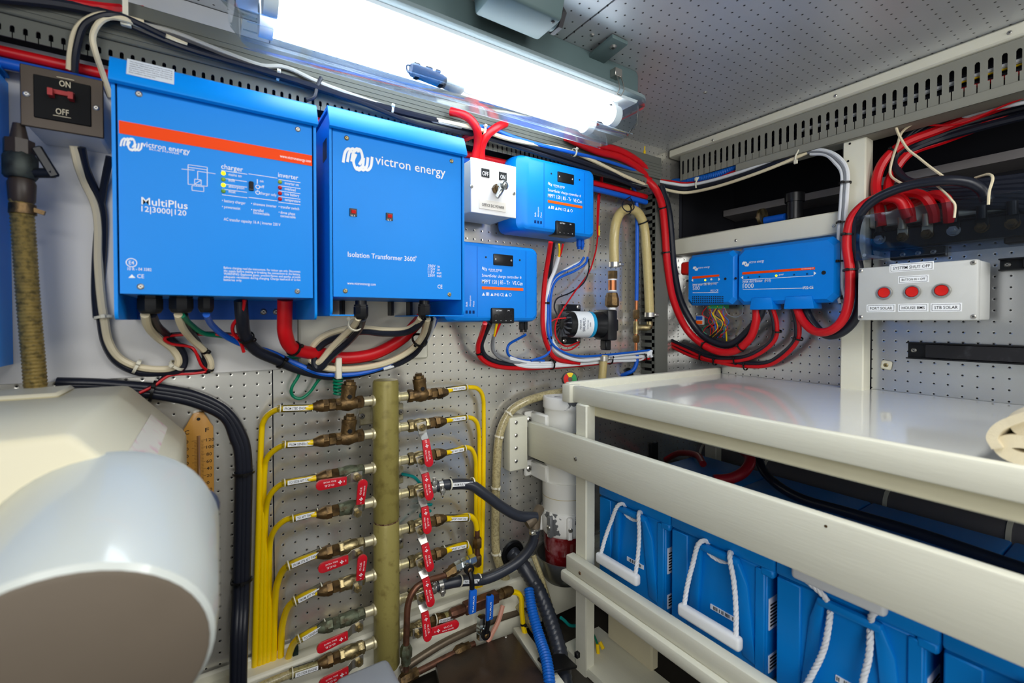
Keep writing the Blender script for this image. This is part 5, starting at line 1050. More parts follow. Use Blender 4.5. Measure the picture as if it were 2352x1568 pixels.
# clamp strip at the foot of the yellow lines
b = MB(); pa, pb = PA(585, 1548, D-.025), PA(668, 1522, D-.025)
b.box((pa.x-.012, D-.026, pb.z-.025), (pb.x+.012, D-.022, pb.z-.004), .001); b.box((pb.x+.004, D-.026, pb.z-.01), (pb.x+.014, D-.002, pb.z+.03), .001); tag(b.build('pipe_clamp', mat('green_black_clamp', (26, 44, 42), .5, .3)), 'dark corroded clamp strip holding the feet of the yellow lines', 'clamp')
# ---- right side
v, xe, z = check_valve(1, 911, 'bronze check valve at the top right of the manifold, for the line FROM PORT ENGINE')
fuel_line('yellow fuel line labelled FROM PORT ENGINE, outermost on the right', [(1040, 894, .06), (1078, 889, .05), (1098, 893, .04), (1109, 912, .03), (1111, 960, .02), (1110, 1150, .02), (1104, 1352, .02)], xe, z, 1, 'FROM PORT ENGINE', (1032, 1069))
v, xe, z = ball_valve(2, 1, 981, (968, 980), (981, 1068), 'ball valve second from the top on the right, uppermost red lever hanging down')
fuel_line('yellow fuel line labelled TO PORT FORW TANK', [(1040, 963, .06), (1072, 958, .05), (1090, 964, .04), (1099, 985, .03), (1101, 1040, .02), (1101, 1200, .02), (1098, 1352, .02)], xe, z, 1, 'TO PORT FORW TANK', (1030, 1069))
v, xe, z = ball_valve(3, 1, 1058, (966, 1057), (982, 1144), 'ball valve third from the top on the right, second red lever hanging down')
fuel_line('yellow fuel line labelled TO PORT AFT TANK', [(1040, 1036, .06), (1066, 1027, .05), (1083, 1032, .04), (1092, 1055, .03), (1093, 1100, .02), (1093, 1250, .02), (1091, 1352, .02)], xe, z, 1, 'TO PORT AFT TANK', (1028, 1065))
v, xe, z4 = ball_valve(4, 1, 1135, (967, 1133), (977, 1220), 'fourth ball valve down on the right, feeding the black hose FROM FUEL TO PUMP', tail=False)
def clampring(root, x, z, r, ang):
    b = MB(); b.lathe((x-.005, YM, z), (1, 0, 0), [(0, r), (0, r+.0016), (.010, r+.0016), (.010, r)], 18, cap=False)
    c = V((x, YM-math.cos(ang)*(r+.005), z+math.sin(ang)*(r+.005))); b.obox(c, (.013, .010, .010), None, .002); b.cyl(c+V((-.0, 0, -.009)), c+V((0, 0, .011)), .004, n=8); return b.build('hose_clamp', M_STEEL, root)
def black_hose(label, xe, z, pts, txt, tx, r=.0125):
    P = [V((xe-.006, YM, z)), V((xe+.03, YM, z))]+[PA(px, py, D-o) for px, py, o in pts]
    b = MB(); b.tube(P, r, 14, 8); o = b.build('fuel_hose', M_RUBBER); tag(o, label, 'hose', 'black fuel hoses at the manifold')
    clampring(o, xe+.008, z, r, .9); clampring(o, xe+.026, z, r, -.4)
    xa, xb = xat(tx[0], z), xat(tx[1], z); w = xb-xa; S = smooth(P, 10); c = min(S, key=lambda q: abs(q.x-(xa+xb)/2)); i = S.index(c); d = (S[i+1]-S[i-1]); d = V((d.x, 0, d.z)).normalized(); up = V((-d.z, 0, d.x))
    q = c+V((0, -r*1.06, .003)); b = MB(); b.prism([q-d*(w/2+.003)-up*.0045, q+d*(w/2+.003)-up*.0045, q+d*(w/2+.003)+up*.0045, q-d*(w/2+.003)+up*.0045], (0, .0006, 0)); lb = b.build('label', M_INK, o)
    I = Ink('A', 0); I.raw(txt, q-d*w/2-up*.0025+V((0, -.0005, 0)), w, .005, xd=d, ud=up); I.done(lb, M_BLACKINK)
    for e in (-1, 1):
        b = MB(); b.lathe(c+d*e*(w/2+.007), d, [(0, r), (0, r*1.1), (.003, r*1.1), (.003, r)], 16, cap=False); b.build('band', M_TIEW, o)
    return o
CY = .955; CX = .80
black_hose('black fuel hose labelled FROM FUEL TO PUMP curving to the white filter', xe, z4, [(1075, 1112, .08), (1110, 1132, .09), (1150, 1162, .10), (1190, 1184, .11), (1232, 1187, .12)], 'FROM FUEL TO PUMP', (1036, 1076))
v, xe, z = ball_valve(5, 1, 1217, (965, 1217), (983, 1305), 'ball valve fifth from the top on the right, fourth red lever hanging down')
fuel_line('yellow fuel line labelled FROM PORT FORW TANK, bending down into a copper fitting', [(1045, 1190, .06), (1075, 1184, .055), (1090, 1194, .05), (1096, 1215, .045)], xe, z, 1, 'FROM PORT FORW TANK', (1029, 1072), r=.0068)
b = MB(); p = PA(1096, 1212, D-.045); q = PA(1097, 1300, D-.045); b.cyl((p.x, p.y, p.z), (q.x, p.y, q.z), .0062, n=12); hexo = b; o = b.build('copper_pipe', M_COPPER); tag(o, 'short brown copper pipe with hex fittings below the FROM PORT FORW TANK line', 'pipe')
for py in (1245, 1285):
    b = MB(); p = PA(1096, py, D-.045); b.lathe(p, (0, 0, -1), [(-.012, .009), (-.006, .0125), (.010, .0125), (.013, .010)], 6); b.build('hex_fitting', M_BRONZE, o)
v, xe, z = ball_valve(6, 1, 1298, (966, 1293), (985, 1385), 'ball valve sixth from the top on the right, fifth red lever hanging down')
fuel_line('short yellow fuel line labelled FROM PORT AFT TANK', [(1045, 1256, .06), (1068, 1250, .055), (1078, 1262, .05), (1080, 1290, .045)], xe, z, 1, 'FROM PORT AFT TANK', (1029, 1069), r=.0068)
v, xe, z7 = ball_valve(7, 1, 1376, (967, 1370), (978, 1464), 'ball valve seventh from the top on the right, lowest red lever hanging down', tail=False)
black_hose('black fuel hose labelled TO FUEL curving up to the white filter', xe, z7, [(1062, 1333, .085), (1110, 1330, .09), (1155, 1312, .10), (1195, 1285, .11), (1222, 1250, .12), (1230, 1215, .125)], 'TO FUEL TR', (1053, 1085))
v, xe, z8 = ball_valve(8, 1, 1457, (958, 1452), (1048, 1424), 'lowest ball valve on the right, red lever pointing right')
fuel_line('clear hose end labelled TO PORT ENGINE at the lowest right valve', [(1040, 1408, .065), (1075, 1393, .06)], xe, z8, 1, 'TO PORT ENGINE', (1004, 1032), m=M_BRAID, r=.009)
# teal wire coil behind the right levers
hx = [PA(922, 1088, D-.008), PA(950, 1095, D-.02), PA(968, 1112, D-.03)]; p0 = PA(985, 1130, D-.03); p1 = PA(975, 1190, D-.03)
for i in range(40):
    a = i/10*2*math.pi; hx.append(p0+(p1-p0)*(i/40)+V((math.cos(a)*.011, math.sin(a)*.009, 0)))
hx += [PA(955, 1195, D-.02), PA(920, 1212, D-.01)]
cable('teal wire coiling behind the red levers right of the manifold', None, hx, .0036, M_TEAL, name='wire', cat='wire', n=6)
# ================================================================ lower pipework
def pipe(label, pts, r, m, group='bare pipes at the foot of the manifold', n=12, ends=()):
    P = [PA(px, py, D-o) for px, py, o in pts]; b = MB(); b.tube(P, r, n, 8); o = b.build('copper_pipe', m); tag(o, label, 'pipe', group)
    for e, mm in ends:
        S = smooth(P, 8); i = int(e*(len(S)-2)); d = (S[i+1]-S[i]).normalized(); b = MB(); b.lathe(S[i]-d*.02, d, [(0, r*1.3), (.008, r*1.9), (.026, r*1.9), (.03, r*1.5), (.042, r*1.5)], 6); b.build('hex_fitting', mm, o)
    return o
pipe('brown copper pipe bending from the chrome valve down the right of the manifold', [(1060, 1296, .09), (1022, 1320, .095), (985, 1332, .10), (955, 1350, .105), (938, 1385, .105), (934, 1440, .105), (932, 1540, .105)], .0068, M_COPPER, ends=((.1, M_BRONZE), (.97, M_VERD)))
pipe('dull copper pipe sloping up to the right, nearest the hatch', [(925, 1560, .09), (975, 1535, .085), (1030, 1507, .08), (1090, 1478, .075)], .0072, M_COPPER, ends=((.12, M_BRONZE), (.9, M_BRONZE)))
pipe('grey-brown pipe sloping up to the right behind the nearest one', [(920, 1540, .05), (980, 1500, .05), (1035, 1468, .05), (1130, 1425, .045), (1220, 1395, .04)], .009, mat('dull_grey_pipe', (112, 100, 84), .4, .5))
pipe('thin dark pipe lowest behind the manifold foot', [(800, 1568, .03), (880, 1525, .03), (960, 1480, .03), (1060, 1440, .03)], .007, M_COPPER)
# brown brass junction block
g = thing('pipe_junction', 'long brown junction block with a fitting and a yellow pipe on its right end', 'fitting', PA(1100, 1385, D-.08))
p, q = PA(1066, 1396, D-.08), PA(1150, 1366, D-.08); p.z = q.z = (p.z+q.z)/2
b = MB(); b.box((p.x, p.y-.012, p.z-.012), (q.x-.01, p.y+.012, p.z+.012), .002); b.build('block', M_COPPER, g)
b = MB(); hexn(b, q.x-.01, q.z, .015, .0125, 1, y=p.y); b.lathe((q.x+.005, p.y, q.z), (1, 0, 0), [(0, .013), (.02, .0125), (.03, .008)], 12); b.build('end_nut', M_BRONZE, g)
b = MB(); b.lathe((p.x-.036, p.y, p.z), (1, 0, 0), [(0, .0095), (.006, .012), (.028, .0125), (.036, .011)], 8); b.build('inlet_nut', M_COPPER, g)
def lever_valve(label, c, ax, h0, h1, off):
    g = thing('lever_valve', label, 'valve', c, 'chrome valves with blue levers'); ax = V(ax).normalized()
    b = MB(); b.lathe(c-ax*.026, ax, [(0, .011), (.014, .012), (.014, .0095), (.019, .0125), (.032, .0125), (.037, .0095), (.037, .012), (.052, .011)], 6, .2); b.cyl(c, c+V((0, -.02, -.006)), .008, n=10); b.build('body', M_CHROME, g)
    a, t = PA(*h0, D-off), PA(*h1, D-off); d = (t-a).normalized(); sd = d.cross(V((0, -1, 0)))
    b = MB(); s = c+V((0, -.02, -.006)); m = a; pts = [s, s+(m-s)*.5+V((0, -.006, 0)), m]
    b.tube(pts, .006, 8); b.lathe(s+V((0, .004, 0)), (0, -1, 0), [(0, .0115), (.008, .0115)], 14); lv = b.build('lever_arm', M_BLACK, g); screw(lv, s+V((0, -.004, 0)), (0, -1, 0), .006, M_BRONZE)
    b = MB(); b.prism([a-sd*.0088, t-sd*.0088, t+sd*.0088, a+sd*.0088], (0, -.009, 0), .002); gr = b.build('grip', M_BLUEH, g)
    I = Ink('A', 0); L = (t-a).length; up = V((0, -1, 0)).cross(-d) ; I.raw('TAURUS', t-d*.004+V((0, -.0096, 0))-up*.002, L*.7, .004, xd=-d, ud=up); I.done(gr)
lever_valve('chrome valve with a blue lever below the FROM PORT AFT TANK line', PA(1068, 1292, D-.10), (1, 0, .12), (1084, 1352, ), (1082, 1405), .125)
lever_valve('chrome valve with a blue lever above the hatch corner', PA(1106, 1440, D-.095), (.05, 0, 1), (1123, 1365), (1121, 1420), .12)
# small grey lid at the bottom edge
b = MB(); p = PZ(845, 1552, -.62); b.box((p.x-.05, p.y-.12, p.z-.03), (p.x+.045, p.y+.03, p.z), .012, 3); o = b.build('filter_lid', mat('grey_lid', (150, 156, 164), .4, var=.03)); tag(o, 'smooth grey rounded lid at the bottom edge below the manifold', 'lid')
# ================================================================ WHITE FILTER COLUMN
flt = thing('fuel_filter', 'tall white fuel filter column with a red bowl and a metal dish below', 'filter', (CX, CY, H-.68))
def zf(py): return PA(1290, py, CY).z
R = .056
z_t, z1_, z2_, z3_, z4_, z5_, z6_ = zf(908), zf(934), zf(1098), zf(1132), zf(1164), zf(1218), zf(1300)
b = MB(); b.lathe((CX, CY, z1_), (0, 0, 1), [(0, R*1.04), (z_t-z1_-.003, R*1.04), (z_t-z1_, R*1.0)], 36); b.build('top_cap', M_PEEL, flt)
b = MB(); b.lathe((CX, CY, z2_), (0, 0, 1), [(0, R*.98), (z1_-z2_, R*.98)], 36); b.build('body', M_LENS, flt)
b = MB(); zz = zf(988); b.lathe((CX, CY, zz), (0, 0, 1), [(0, R*1.0), (.003, R*1.0)], 36, cap=False); b.build('seam', M_CCAB, flt)
b = MB(); b.lathe((CX, CY, z4_), (0, 0, 1), [(0, R*1.06), (z3_-z4_-.001, R*1.06), (z3_-z4_+.001, R*1.07), (z2_-z4_-.001, R*1.07), (z2_-z4_, R*1.05)], 36); b.build('lower_body', M_LENS, flt)
b = MB(); b.lathe((CX, CY, z3_-.0007), (0, 0, 1), [(0, R*1.072), (.0016, R*1.072)], 36, cap=False); b.build('seam', mat('yellowed_seam', (200, 186, 140), .5), flt)
b = MB(); b.lathe((CX, CY, z5_), (0, 0, 1), [(0, R*1.0), (.01, R*1.12), (z4_-z5_-.014, R*1.14), (z4_-z5_, R*1.1)], 36)
for k in range(8):
    a = k*math.pi/4+.3; c = V((CX+math.cos(a)*R*1.17, CY+math.sin(a)*R*1.17, (z4_+z5_)/2)); b.obox(c, (.016, .016, (z4_-z5_)*.9), Euler((0, 0, a)).to_matrix(), .004)
cl = b.build('clamp_collar', M_PEEL, flt)
for a in (3.44, 4.23): screw(cl, V((CX+math.cos(a)*R*1.32, CY+math.sin(a)*R*1.32, (z4_+z5_)/2)), (math.cos(a), math.sin(a), 0), .006)
b = MB(); b.lathe((CX, CY, z6_), (0, 0, 1), [(0, R*.7), (.012, R*.93), (z5_-z6_-.02, R*1.0), (z5_-z6_, R*1.02)], 36); b.build('red_bowl', M_BOWL, flt, 'dark red glossy bowl with milky streaks')
b = MB(); zd = zf(1270); b.lathe((CX, CY, zf(1330)), (0, 0, 1), [(0, R*.62), (.006, R*.95), (.03, R*1.25), (zd-zf(1330), R*1.36), (zd-zf(1330), R*1.32), (.032, R*1.2), (.012, R*.9)], 36, cap=True); b.build('drip_dish', mat('dull_dish', (150, 150, 144), .3, .9), flt)
for py in (968, 1082):
    zz = zf(py); b = MB(); x_ = CX-R*1.35; b.box((x_-.006, D-.012, zz-.022), (x_+.03, D-.001, zz+.022), .004); b.box((x_+.012, CY, zz-.022), (x_+.03, D-.01, zz+.022), .004); bk = b.build('wall_bracket', M_LENS, flt); screw(bk, (x_+.006, D-.012, zz), (0, -1, 0), .009, M_STEEL, 'bolt')
b = MB(); p = PA(1225, 1192, .915); b.tube([p+V((-.02, 0, -.008)), p+V((0, 0, 0)), p+V((.035, .02, .012))], .0125, 12); b.tube([p+V((.012, .005, .004)), p+V((.006, 0, -.02)), p+V((.002, -.003, -.045))], .0125, 12); b.build('elbow', mat('brown_grey_elbow', (104, 92, 76), .5, .3), flt)
b = MB(); q = PA(1228, 1212, .912); b.lathe(q, (0, 0, -1), [(0, .0135), (.011, .0135)], 16); b.obox(q+V((-.012, -.008, -.006)), (.014, .012, .010), None, .002); b.build('hose_clamp', M_STEEL, flt)
# gauge on the filter
g = thing('pressure_gauge', 'small round black gauge with a green yellow and red dial on the filter top', 'gauge', PA(1308, 905, CY))
p = PA(1308, 871, CY-.01); n_ = (CAM-p).normalized(); n_ = V((n_.x*.5-.1, n_.y, .12)).normalized()
b = MB(); b.lathe(p-n_*.018, n_, [(0, .019), (.02, .021), (.026, .0215), (.027, .019)], 24); b.build('case', M_BLACK, g)
b = MB(); b.lathe(p+n_*.0095, n_, [(0, .0185), (.0004, .0185)], 24); b.build('dial', mat('dial_grey', (90, 70, 66), .3), g)
u = n_.cross(V((0, 0, 1))).normalized()*-1; w_ = u.cross(n_)*-1
for a0, a1, mm in ((-50, 55, mat('dial_green', (30, 140, 70), .4)), (60, 120, M_YCAB), (125, 230, M_REDB)):
    b = MB(); vs = []
    for k in range(9):
        a = math.radians(a0+(a1-a0)*k/8); d = u*math.cos(a)+w_*math.sin(a); vs.append((p+n_*.0105+d*.006, p+n_*.0105+d*.0178))
    for (a, c_), (d, e) in zip(vs, vs[1:]): b.quad([a, d, e, c_])
    b.build('dial_band', mm, g)
b = MB(); b.cyl((p.x, p.y+.006, zf(908)-.002), (p.x, p.y+.006, p.z-.016), .0085, n=8); b.build('stem', M_COPPERB, g)
# ================================================================ hoses right of the yellow lines
cable('clear braided hose arching from behind the filter down the aluminium sheet', 'A', [(1310, 897, .05), (1250, 908, .035), (1200, 925, .025), (1168, 950, .02), (1148, 995, .018), (1141, 1060, .018), (1138, 1180, .018), (1139, 1262, .018), (1150, 1305, .02), (1172, 1345, .03), (1200, 1378, .04)], .0115, M_BRAID, name='hose', cat='hose', ties=(.30, .42, .55, .72), tm=M_TIEW, n=12, tr=.0125)
g = cable('fat black ribbed hose coming out of a wall grommet and running down to the bilge', 'A', [(1175, 1268, .02), (1202, 1300, .06), (1236, 1355, .10), (1266, 1430, .15), (1288, 1510, .205), (1300, 1600, .26), (1306, 1700, .28)], .0195, M_RUBBER, name='hose', cat='hose', n=16, rib=(.0115, .1))
b = MB(); p = PA(1176, 1270, D); b.lathe(p, (0, -1, 0), [(0, .034), (.004, .036), (.010, .033), (.010, .024), (.002, .022)], 24); b.build('grommet', M_BLACK, g)
cable('bright blue corrugated hose beside the black ribbed one', 'A', [(1214, 1352, .10), (1222, 1400, .135), (1238, 1460, .18), (1256, 1520, .235), (1264, 1600, .285), (1264, 1700, .3)], .0135, M_BLUECOR, name='hose', cat='hose', n=14, rib=(.0062, .16))
b = MB(); p = PA(1280, 1522, D-.235); b.obox(p, (.078, .05, .006), Euler((0, .25, 0)).to_matrix(), .001); b.obox(p+V((.042, -.02, .014)), (.01, .01, .012), None, .001); tag(b.build('cable_tie', M_TIEB), 'black cable tie binding the blue and black ribbed hoses', 'cable tie')
cable('yellow fuel line bending down beside the blue corrugated hose', 'A', [(1165, 1360, .08), (1185, 1360, .08), (1197, 1372, .085), (1199, 1410, .09), (1206, 1455, .10), (1222, 1490, .13), (1246, 1518, .17), (1262, 1540, .2)], .0066, M_YEL, name='fuel_line', cat='fuel line', tm=M_TIEB, ties=(.5,))
cable('clear braided hose emerging below the drip dish', 'A', [(1225, 1275, .06), (1238, 1310, .08), (1250, 1345, .09), (1262, 1385, .09)], .007, M_BRAID, name='hose', cat='hose')
cable('braided hose lying behind the rack foot', 'A', [(1190, 1390, .05), (1215, 1430, .06), (1240, 1460, .06), (1275, 1462, .06), (1302, 1458, .065)], .009, M_BRAID, name='hose', cat='hose')
cable('teal wire end curling out behind the rack foot', 'A', [(1332, 1436, .12), (1310, 1436, .12), (1296, 1424, .12), (1288, 1418, .12)], .004, M_TEAL, name='wire', cat='wire')
cable('pinkish cable with dark bands hanging from the junction block', 'A', [(1155, 1390, .07), (1145, 1425, .08), (1130, 1455, .085), (1120, 1475, .09)], .006, mat('pinkish_jacket', (196, 140, 120), .5), name='cable', cat='cable')
# ================================================================ PUMP with its pipework
pp = thing('water_pump', 'small black pump with a white label and blue band on the punched wall', 'pump', PA(1340, 745, D-.05))
c = PA(1335, 745, D-.055); ax = V((1, -.18, -.02)).normalized(); r_ = .0365
b = MB(); p = PA(1312, 742, D-.008); b.box((p.x-.042, D-.018, p.z-.06), (p.x+.03, D-.001, p.z+.055), .003); bp = b.build('base_plate', M_BLACK, pp)
for dx, dz in ((-.034, .044), (.018, .047), (-.034, -.05), (.018, -.05)): screw(bp, (p.x+dx, D-.018, p.z+dz), (0, -1, 0), .0065)
e0 = c-ax*.062
b = MB(); b.lathe(e0, ax, [(0, .018), (.004, .029), (.012, r_), (.03, r_)], 28); en = b.build('motor_end', M_BLACK, pp)
u = ax.orthogonal().normalized(); w_ = ax.cross(u)
for k in range(14):
    a = k*2*math.pi/14; d = u*math.cos(a)+w_*math.sin(a); b = MB(); q = e0+ax*.004+d*.0255; b.obox(q, (.014, .0028, .02), Matrix((ax, d.cross(ax), d)).transposed()); b.build('cooling_fin', mat('fin_grey', (78, 80, 86), .3), en)
b = MB(); b.lathe(e0+ax*.03, ax, [(0, r_*1.02), (.052, r_*1.02)], 28); lb = b.build('label_band', mat('pump_label', (226, 230, 234), .35), pp)
b = MB(); b.lathe(e0+ax*.082, ax, [(0, r_*1.03), (.010, r_*1.03)], 28); b.build('blue_band', mat('cyan_band', (30, 150, 200), .4), pp)
b = MB(); b.lathe(e0+ax*.092, ax, [(0, r_), (.012, r_*.98), (.03, r_*1.05), (.036, r_*1.05)], 20); q = e0+ax*.145; rot = Matrix((ax, V((0, 0, 1)).cross(ax), V((0, 0, 1)))).transposed()
b.obox(q, (.034, .07, .088), rot, .006, 2); b.obox(q+ax*.024+V((0, -.0, 0)), (.016, .04, .034), rot, .003); b.obox(q+V((0, 0, -.058)), (.02, .03, .03), rot, .003); b.build('pump_head', M_BLACK, pp)
# lettering on the label: upright, reading upward along the curved band
I = Ink('A', 0); xd = V((0, 0, 1)); vdir = (CAM-c); vdir = (vdir-ax*vdir.dot(ax)).normalized(); td = ax.cross(vdir).normalized()
if td.z < 0: td = -td
for s, off, wd, hh in (('PENTAIR', .040, .026, .005), ('SHURFLO', .052, .038, .008), ('WATER PUMP', .062, .026, .0035), ('2088', .070, .012, .0035)):
    I.raw(s, e0+ax*off+vdir*(r_*1.045)-td*wd*.5, wd, hh, xd=td, ud=-ax)
I.done(lb, mat('navy_print', (30, 46, 80), .5))
o = cable('tan ribbed hose looping over in an arch beside the corner trunking', 'A', [(1411, 612, .05), (1410, 560, .05), (1414, 515, .05), (1426, 488, .05), (1446, 480, .05), (1466, 490, .05), (1479, 520, .05), (1484, 570, .05), (1489, 650, .05), (1492, 718, .05)], .0145, M_TAN, name='hose', cat='hose', n=14, ties=(.42, .64), tr=.0155)
for px, py in ((1411, 607), (1492, 722)):
    b = MB(); p = PA(px, py, D-.05); b.lathe(p+V((0, 0, -.008)), (0, 0, 1), [(0, .0155), (0, .017), (.014, .017), (.014, .0155)], 18, cap=False); b.obox(p+V((.012, -.016, -.001)), (.018, .010, .010), None, .002); b.build('hose_clamp', M_STEEL, o)
cable('thin black ring of wire hooked over the top of the tan hose arch', 'A', [(1448, 452, .05), (1432, 462, .07), (1430, 476, .08), (1442, 486, .08), (1456, 478, .075), (1452, 462, .06), (1446, 452, .04)], .0018, M_BCAB, name='wire', cat='wire', n=6)
for lab, px, py, pl in (('yellow wire splice at the ceiling corner above the cable bundle', 1480, 352, .06), ('yellow wire splice above the tan hose arch', 1448, 448, .03), ('yellow wire splice at the right of the upper solar controller', 1375, 535, .02)):
    b = MB(); p = PA(px, py, D-pl); b.cyl(p+V((0, 0, -.008)), p+V((.001, 0, .008)), .0038, n=8); b.cyl(p+V((.001, 0, .008)), p+V((.002, 0, .022)), .002, n=6); tag(b.build('wire_splice', M_YCAB), lab, 'splice')
g = thing('pipe_fitting', 'bronze and copper pipe fitting with white tape between the tan hose and the pump', 'fitting', PA(1404, 660, D-.05))
def zz(py): return PA(1405, py, D-.05).z
p = PA(1407, 625, D-.05); x_, y_ = p.x, p.y
b = MB(); b.lathe((x_, y_, zz(640)), (0, 0, 1), [(0, .0145), (zz(622)-zz(640), .0145)], 6); b.build('hex_fitting', M_BRONZE, g)
b = MB(); b.lathe((x_-.001, y_, zz(668)), (0, 0, 1), [(0, .0125), (zz(640)-zz(668), .0125)], 16); b.build('copper_nipple', M_COPPERB, g)
for py in (642, 668):
    b = MB(); b.lathe((x_-.001, y_, zz(py)-.002), (0, 0, 1), [(0, .0128), (.004, .0128)], 16); b.build('sealing_tape', M_WPL, g)
b = MB(); b.lathe((x_-.002, y_, zz(706)), (0, 0, 1), [(0, .014), (.006, .0205), (zz(686)-zz(706), .0205), (zz(672)-zz(706), .0155)], 8); b.build('union_nut', M_BRONZE, g)
b = MB(); b.lathe((x_-.003, y_, zz(722)), (0, 0, 1), [(0, .0118), (zz(706)-zz(722), .0118)], 12); b.build('pump_port', M_WPL, g)
o = cable('short tan ribbed hose leaving the bottom of the pump', 'A', [(1387, 815, .05), (1385, 845, .05), (1382, 880, .05)], .0125, M_TAN, name='hose', cat='hose', n=12, rib=(.007, .06))
b = MB(); p = PA(1387, 822, D-.05); b.lathe(p+V((0, 0, -.008)), (0, 0, 1), [(0, .0135), (0, .0155), (.014, .0155), (.014, .0135)], 16, cap=False); b.obox(p+V((.012, -.014, 0)), (.018, .009, .009), None, .002); b.build('hose_clamp', M_STEEL, o)
g = thing('water_pipe', 'copper pipe with blue sleeves and a brass tee in front of the corner trunking', 'pipe', PA(1461, 740, D-.035))
P = path('A', [(1452, 425, .03), (1460, 450, .035), (1463, 500, .035), (1463, 600, .035), (1462, 690, .035)])
b = MB(); b.tube(P, .0062, 10); b.build('blue_sleeve', M_UCAB, g)
P = path('A', [(1462, 688, .035), (1461, 760, .035), (1461, 808, .035)]); b = MB(); b.tube(P, .0052, 10); b.build('copper_pipe', M_COPPERB, g)
P = path('A', [(1462, 806, .035), (1462, 832, .035), (1454, 850, .03), (1438, 858, .015), (1428, 862, .0)]); b = MB(); b.tube(P, .0066, 10); b.build('blue_sleeve', M_UCAB, g)
for py, L in ((722, .03), (778, .024)):
    b = MB(); p = PA(1461, py, D-.035); b.lathe(p+V((0, 0, L/2)), (0, 0, -1), [(0, .0085), (.004, .0105), (L-.006, .0105), (L, .008)], 6); b.build('hex_nut', M_BRONZE, g)
b = MB(); p = PA(1461, 752, D-.035); b.cyl(p+V((0, 0, .02)), p+V((0, 0, -.02)), .0085, n=12); q = PA(1492, 738, D-.05); b.tube([p, p+V((.02, -.006, 0)), V((q.x-.008, q.y, p.z)), V((q.x, q.y, p.z+.008)), q], .0095, 12, 6); b.build('tee_elbow', M_BRASS, g)
b = MB(); p = PA(1446, 858, D); b.lathe(p+V((-.012, 0, -.004)), (0, -1, 0), [(0, .024), (.005, .025), (.008, .022), (.008, .013)], 20); tag(b.build('wall_grommet', M_BLACK), 'black rubber grommet where the blue sleeve enters the wall', 'grommet')
# ================================================================ OLD HOSE AND VALVE at the left edge
p0, p1 = PA(48, 470, .94), PA(84, 900, .94)
o = thing('hose_valve', 'old ridged golden hose hanging from a black lever valve at the left', 'hose', (p0.x, .94, p1.z))
b = MB(); b.tube([PA(47, 440, .94), PA(56, 560, .94), PA(66, 700, .94), PA(80, 860, .94), PA(86, 960, .94)], .0135, 14, rib=(.0052, .1)); b.build('hose', mat('golden_ridged_hose', (150, 128, 72), .4, .4, scale=150, rgb2=(96, 84, 50)), o)
xx, yy = PA(45, 400, .94).x, .94
def zl_(py): return PA(45, py, .94).z
b = MB(); b.lathe((xx, yy, zl_(345)), (0, 0, 1), [(0, .010), (zl_(318)-zl_(345), .010), (zl_(285)-zl_(345), .0065)], 12); b.lathe((xx, yy, zl_(355)), (0, 0, 1), [(0, .0165), (.02, .0165)], 8); b.build('spout', M_BROWN, o)
b = MB(); b.lathe((xx+.001, yy, zl_(410)), (0, 0, 1), [(0, .0165), (.004, .019), (.03, .019), (.036, .015)], 10); b.build('valve_body', mat('greenish_bronze', (58, 64, 60), .5, .4, scale=60, rgb2=(34, 34, 32)), o)
b = MB(); b.lathe((xx+.002, yy, zl_(470)), (0, 0, 1), [(0, .011), (.006, .0145), (.03, .0155), (.04, .012)], 12); b.build('hose_tail', M_BROWN, o)
b = MB(); b.cyl((xx+.015, yy-.005, zl_(395)), (xx+.038, yy-.012, zl_(392)), .007, n=10); q = PA(105, 372, .925); b.obox(q, (.012, .006, .045), Euler((0, -.45, 0)).to_matrix(), .002); b.build('lever', M_BLACK, o)
b = MB(); p = PA(52, 482, .94); b.lathe(p, (0, 0, -1), [(-.008, .0145), (.006, .015)], 14); b.obox(p+V((.018, -.004, -.001)), (.012, .006, .006), Euler((0, .3, 0)).to_matrix()); b.build('hose_clamp', M_BRONZE, o)
# ================================================================ THERMOMETER
t0, t1 = PA(422, 1050, D-.012).x, PA(491, 1050, D-.012).x; ztp = PA(456, 946, D-.012).z; zbt = PA(456, 1200, D-.012).z; cx = (t0+t1)/2; w2 = (t1-t0)/2; k = w2/35
th = thing('thermometer', 'wooden wall thermometer with black C and F scales', 'thermometer', (cx, D, zbt))
b = MB(); s = [(-w2, zbt), (w2, zbt), (w2, ztp-.03), (w2*.8, ztp-.022), (w2*.55, ztp-.010), (w2*.35, ztp-.002), (0, ztp), (-w2*.35, ztp-.002), (-w2*.55, ztp-.010), (-w2*.8, ztp-.022), (-w2, ztp-.03)]
b.prism([(cx+x, D-.012, z) for x, z in s], (0, .0115, 0), .001); b.build('board', M_WOOD, th)
b = MB(); b.lathe((cx, D-.0122, ztp-.013), (0, -1, 0), [(0, .003), (.0004, .003)], 10); b.build('hanging_hole', M_BLACKINK, th)
zs = PA(456, 1000, D-.012).z
b = MB(); b.cyl((cx, D-.0135, zbt+.01), (cx, D-.0135, zs), .0024, n=8); b.build('glass_tube', mat('tube_glass', (150, 110, 70), .1, coat=1), th)
I = Ink('A', D-.0125); yy = D-.0125
I.raw('C', V((cx-.021, yy, PA(440, 993, D).z)), .0068, .0078); I.raw('F', V((cx+.010, yy, PA(470, 989, D).z)), .006, .0078)
pf = (1007-1001)/1.0
for i, s in enumerate(('120', '100', '80', '60', '40', '20', '0', '20', '40')):
    z = PA(475, 1010+i*16.2, D).z; I.raw(s, V((cx+.0115, yy, z)), .0042*len(s), .0058)
for i, s in enumerate(('50', '40', '30', '20', '10', '0', '10', '20')):
    z = PA(436, 1014+i*16.2, D).z; I.raw(s, V((cx-.024, yy, z)), .0042*len(s), .0058)
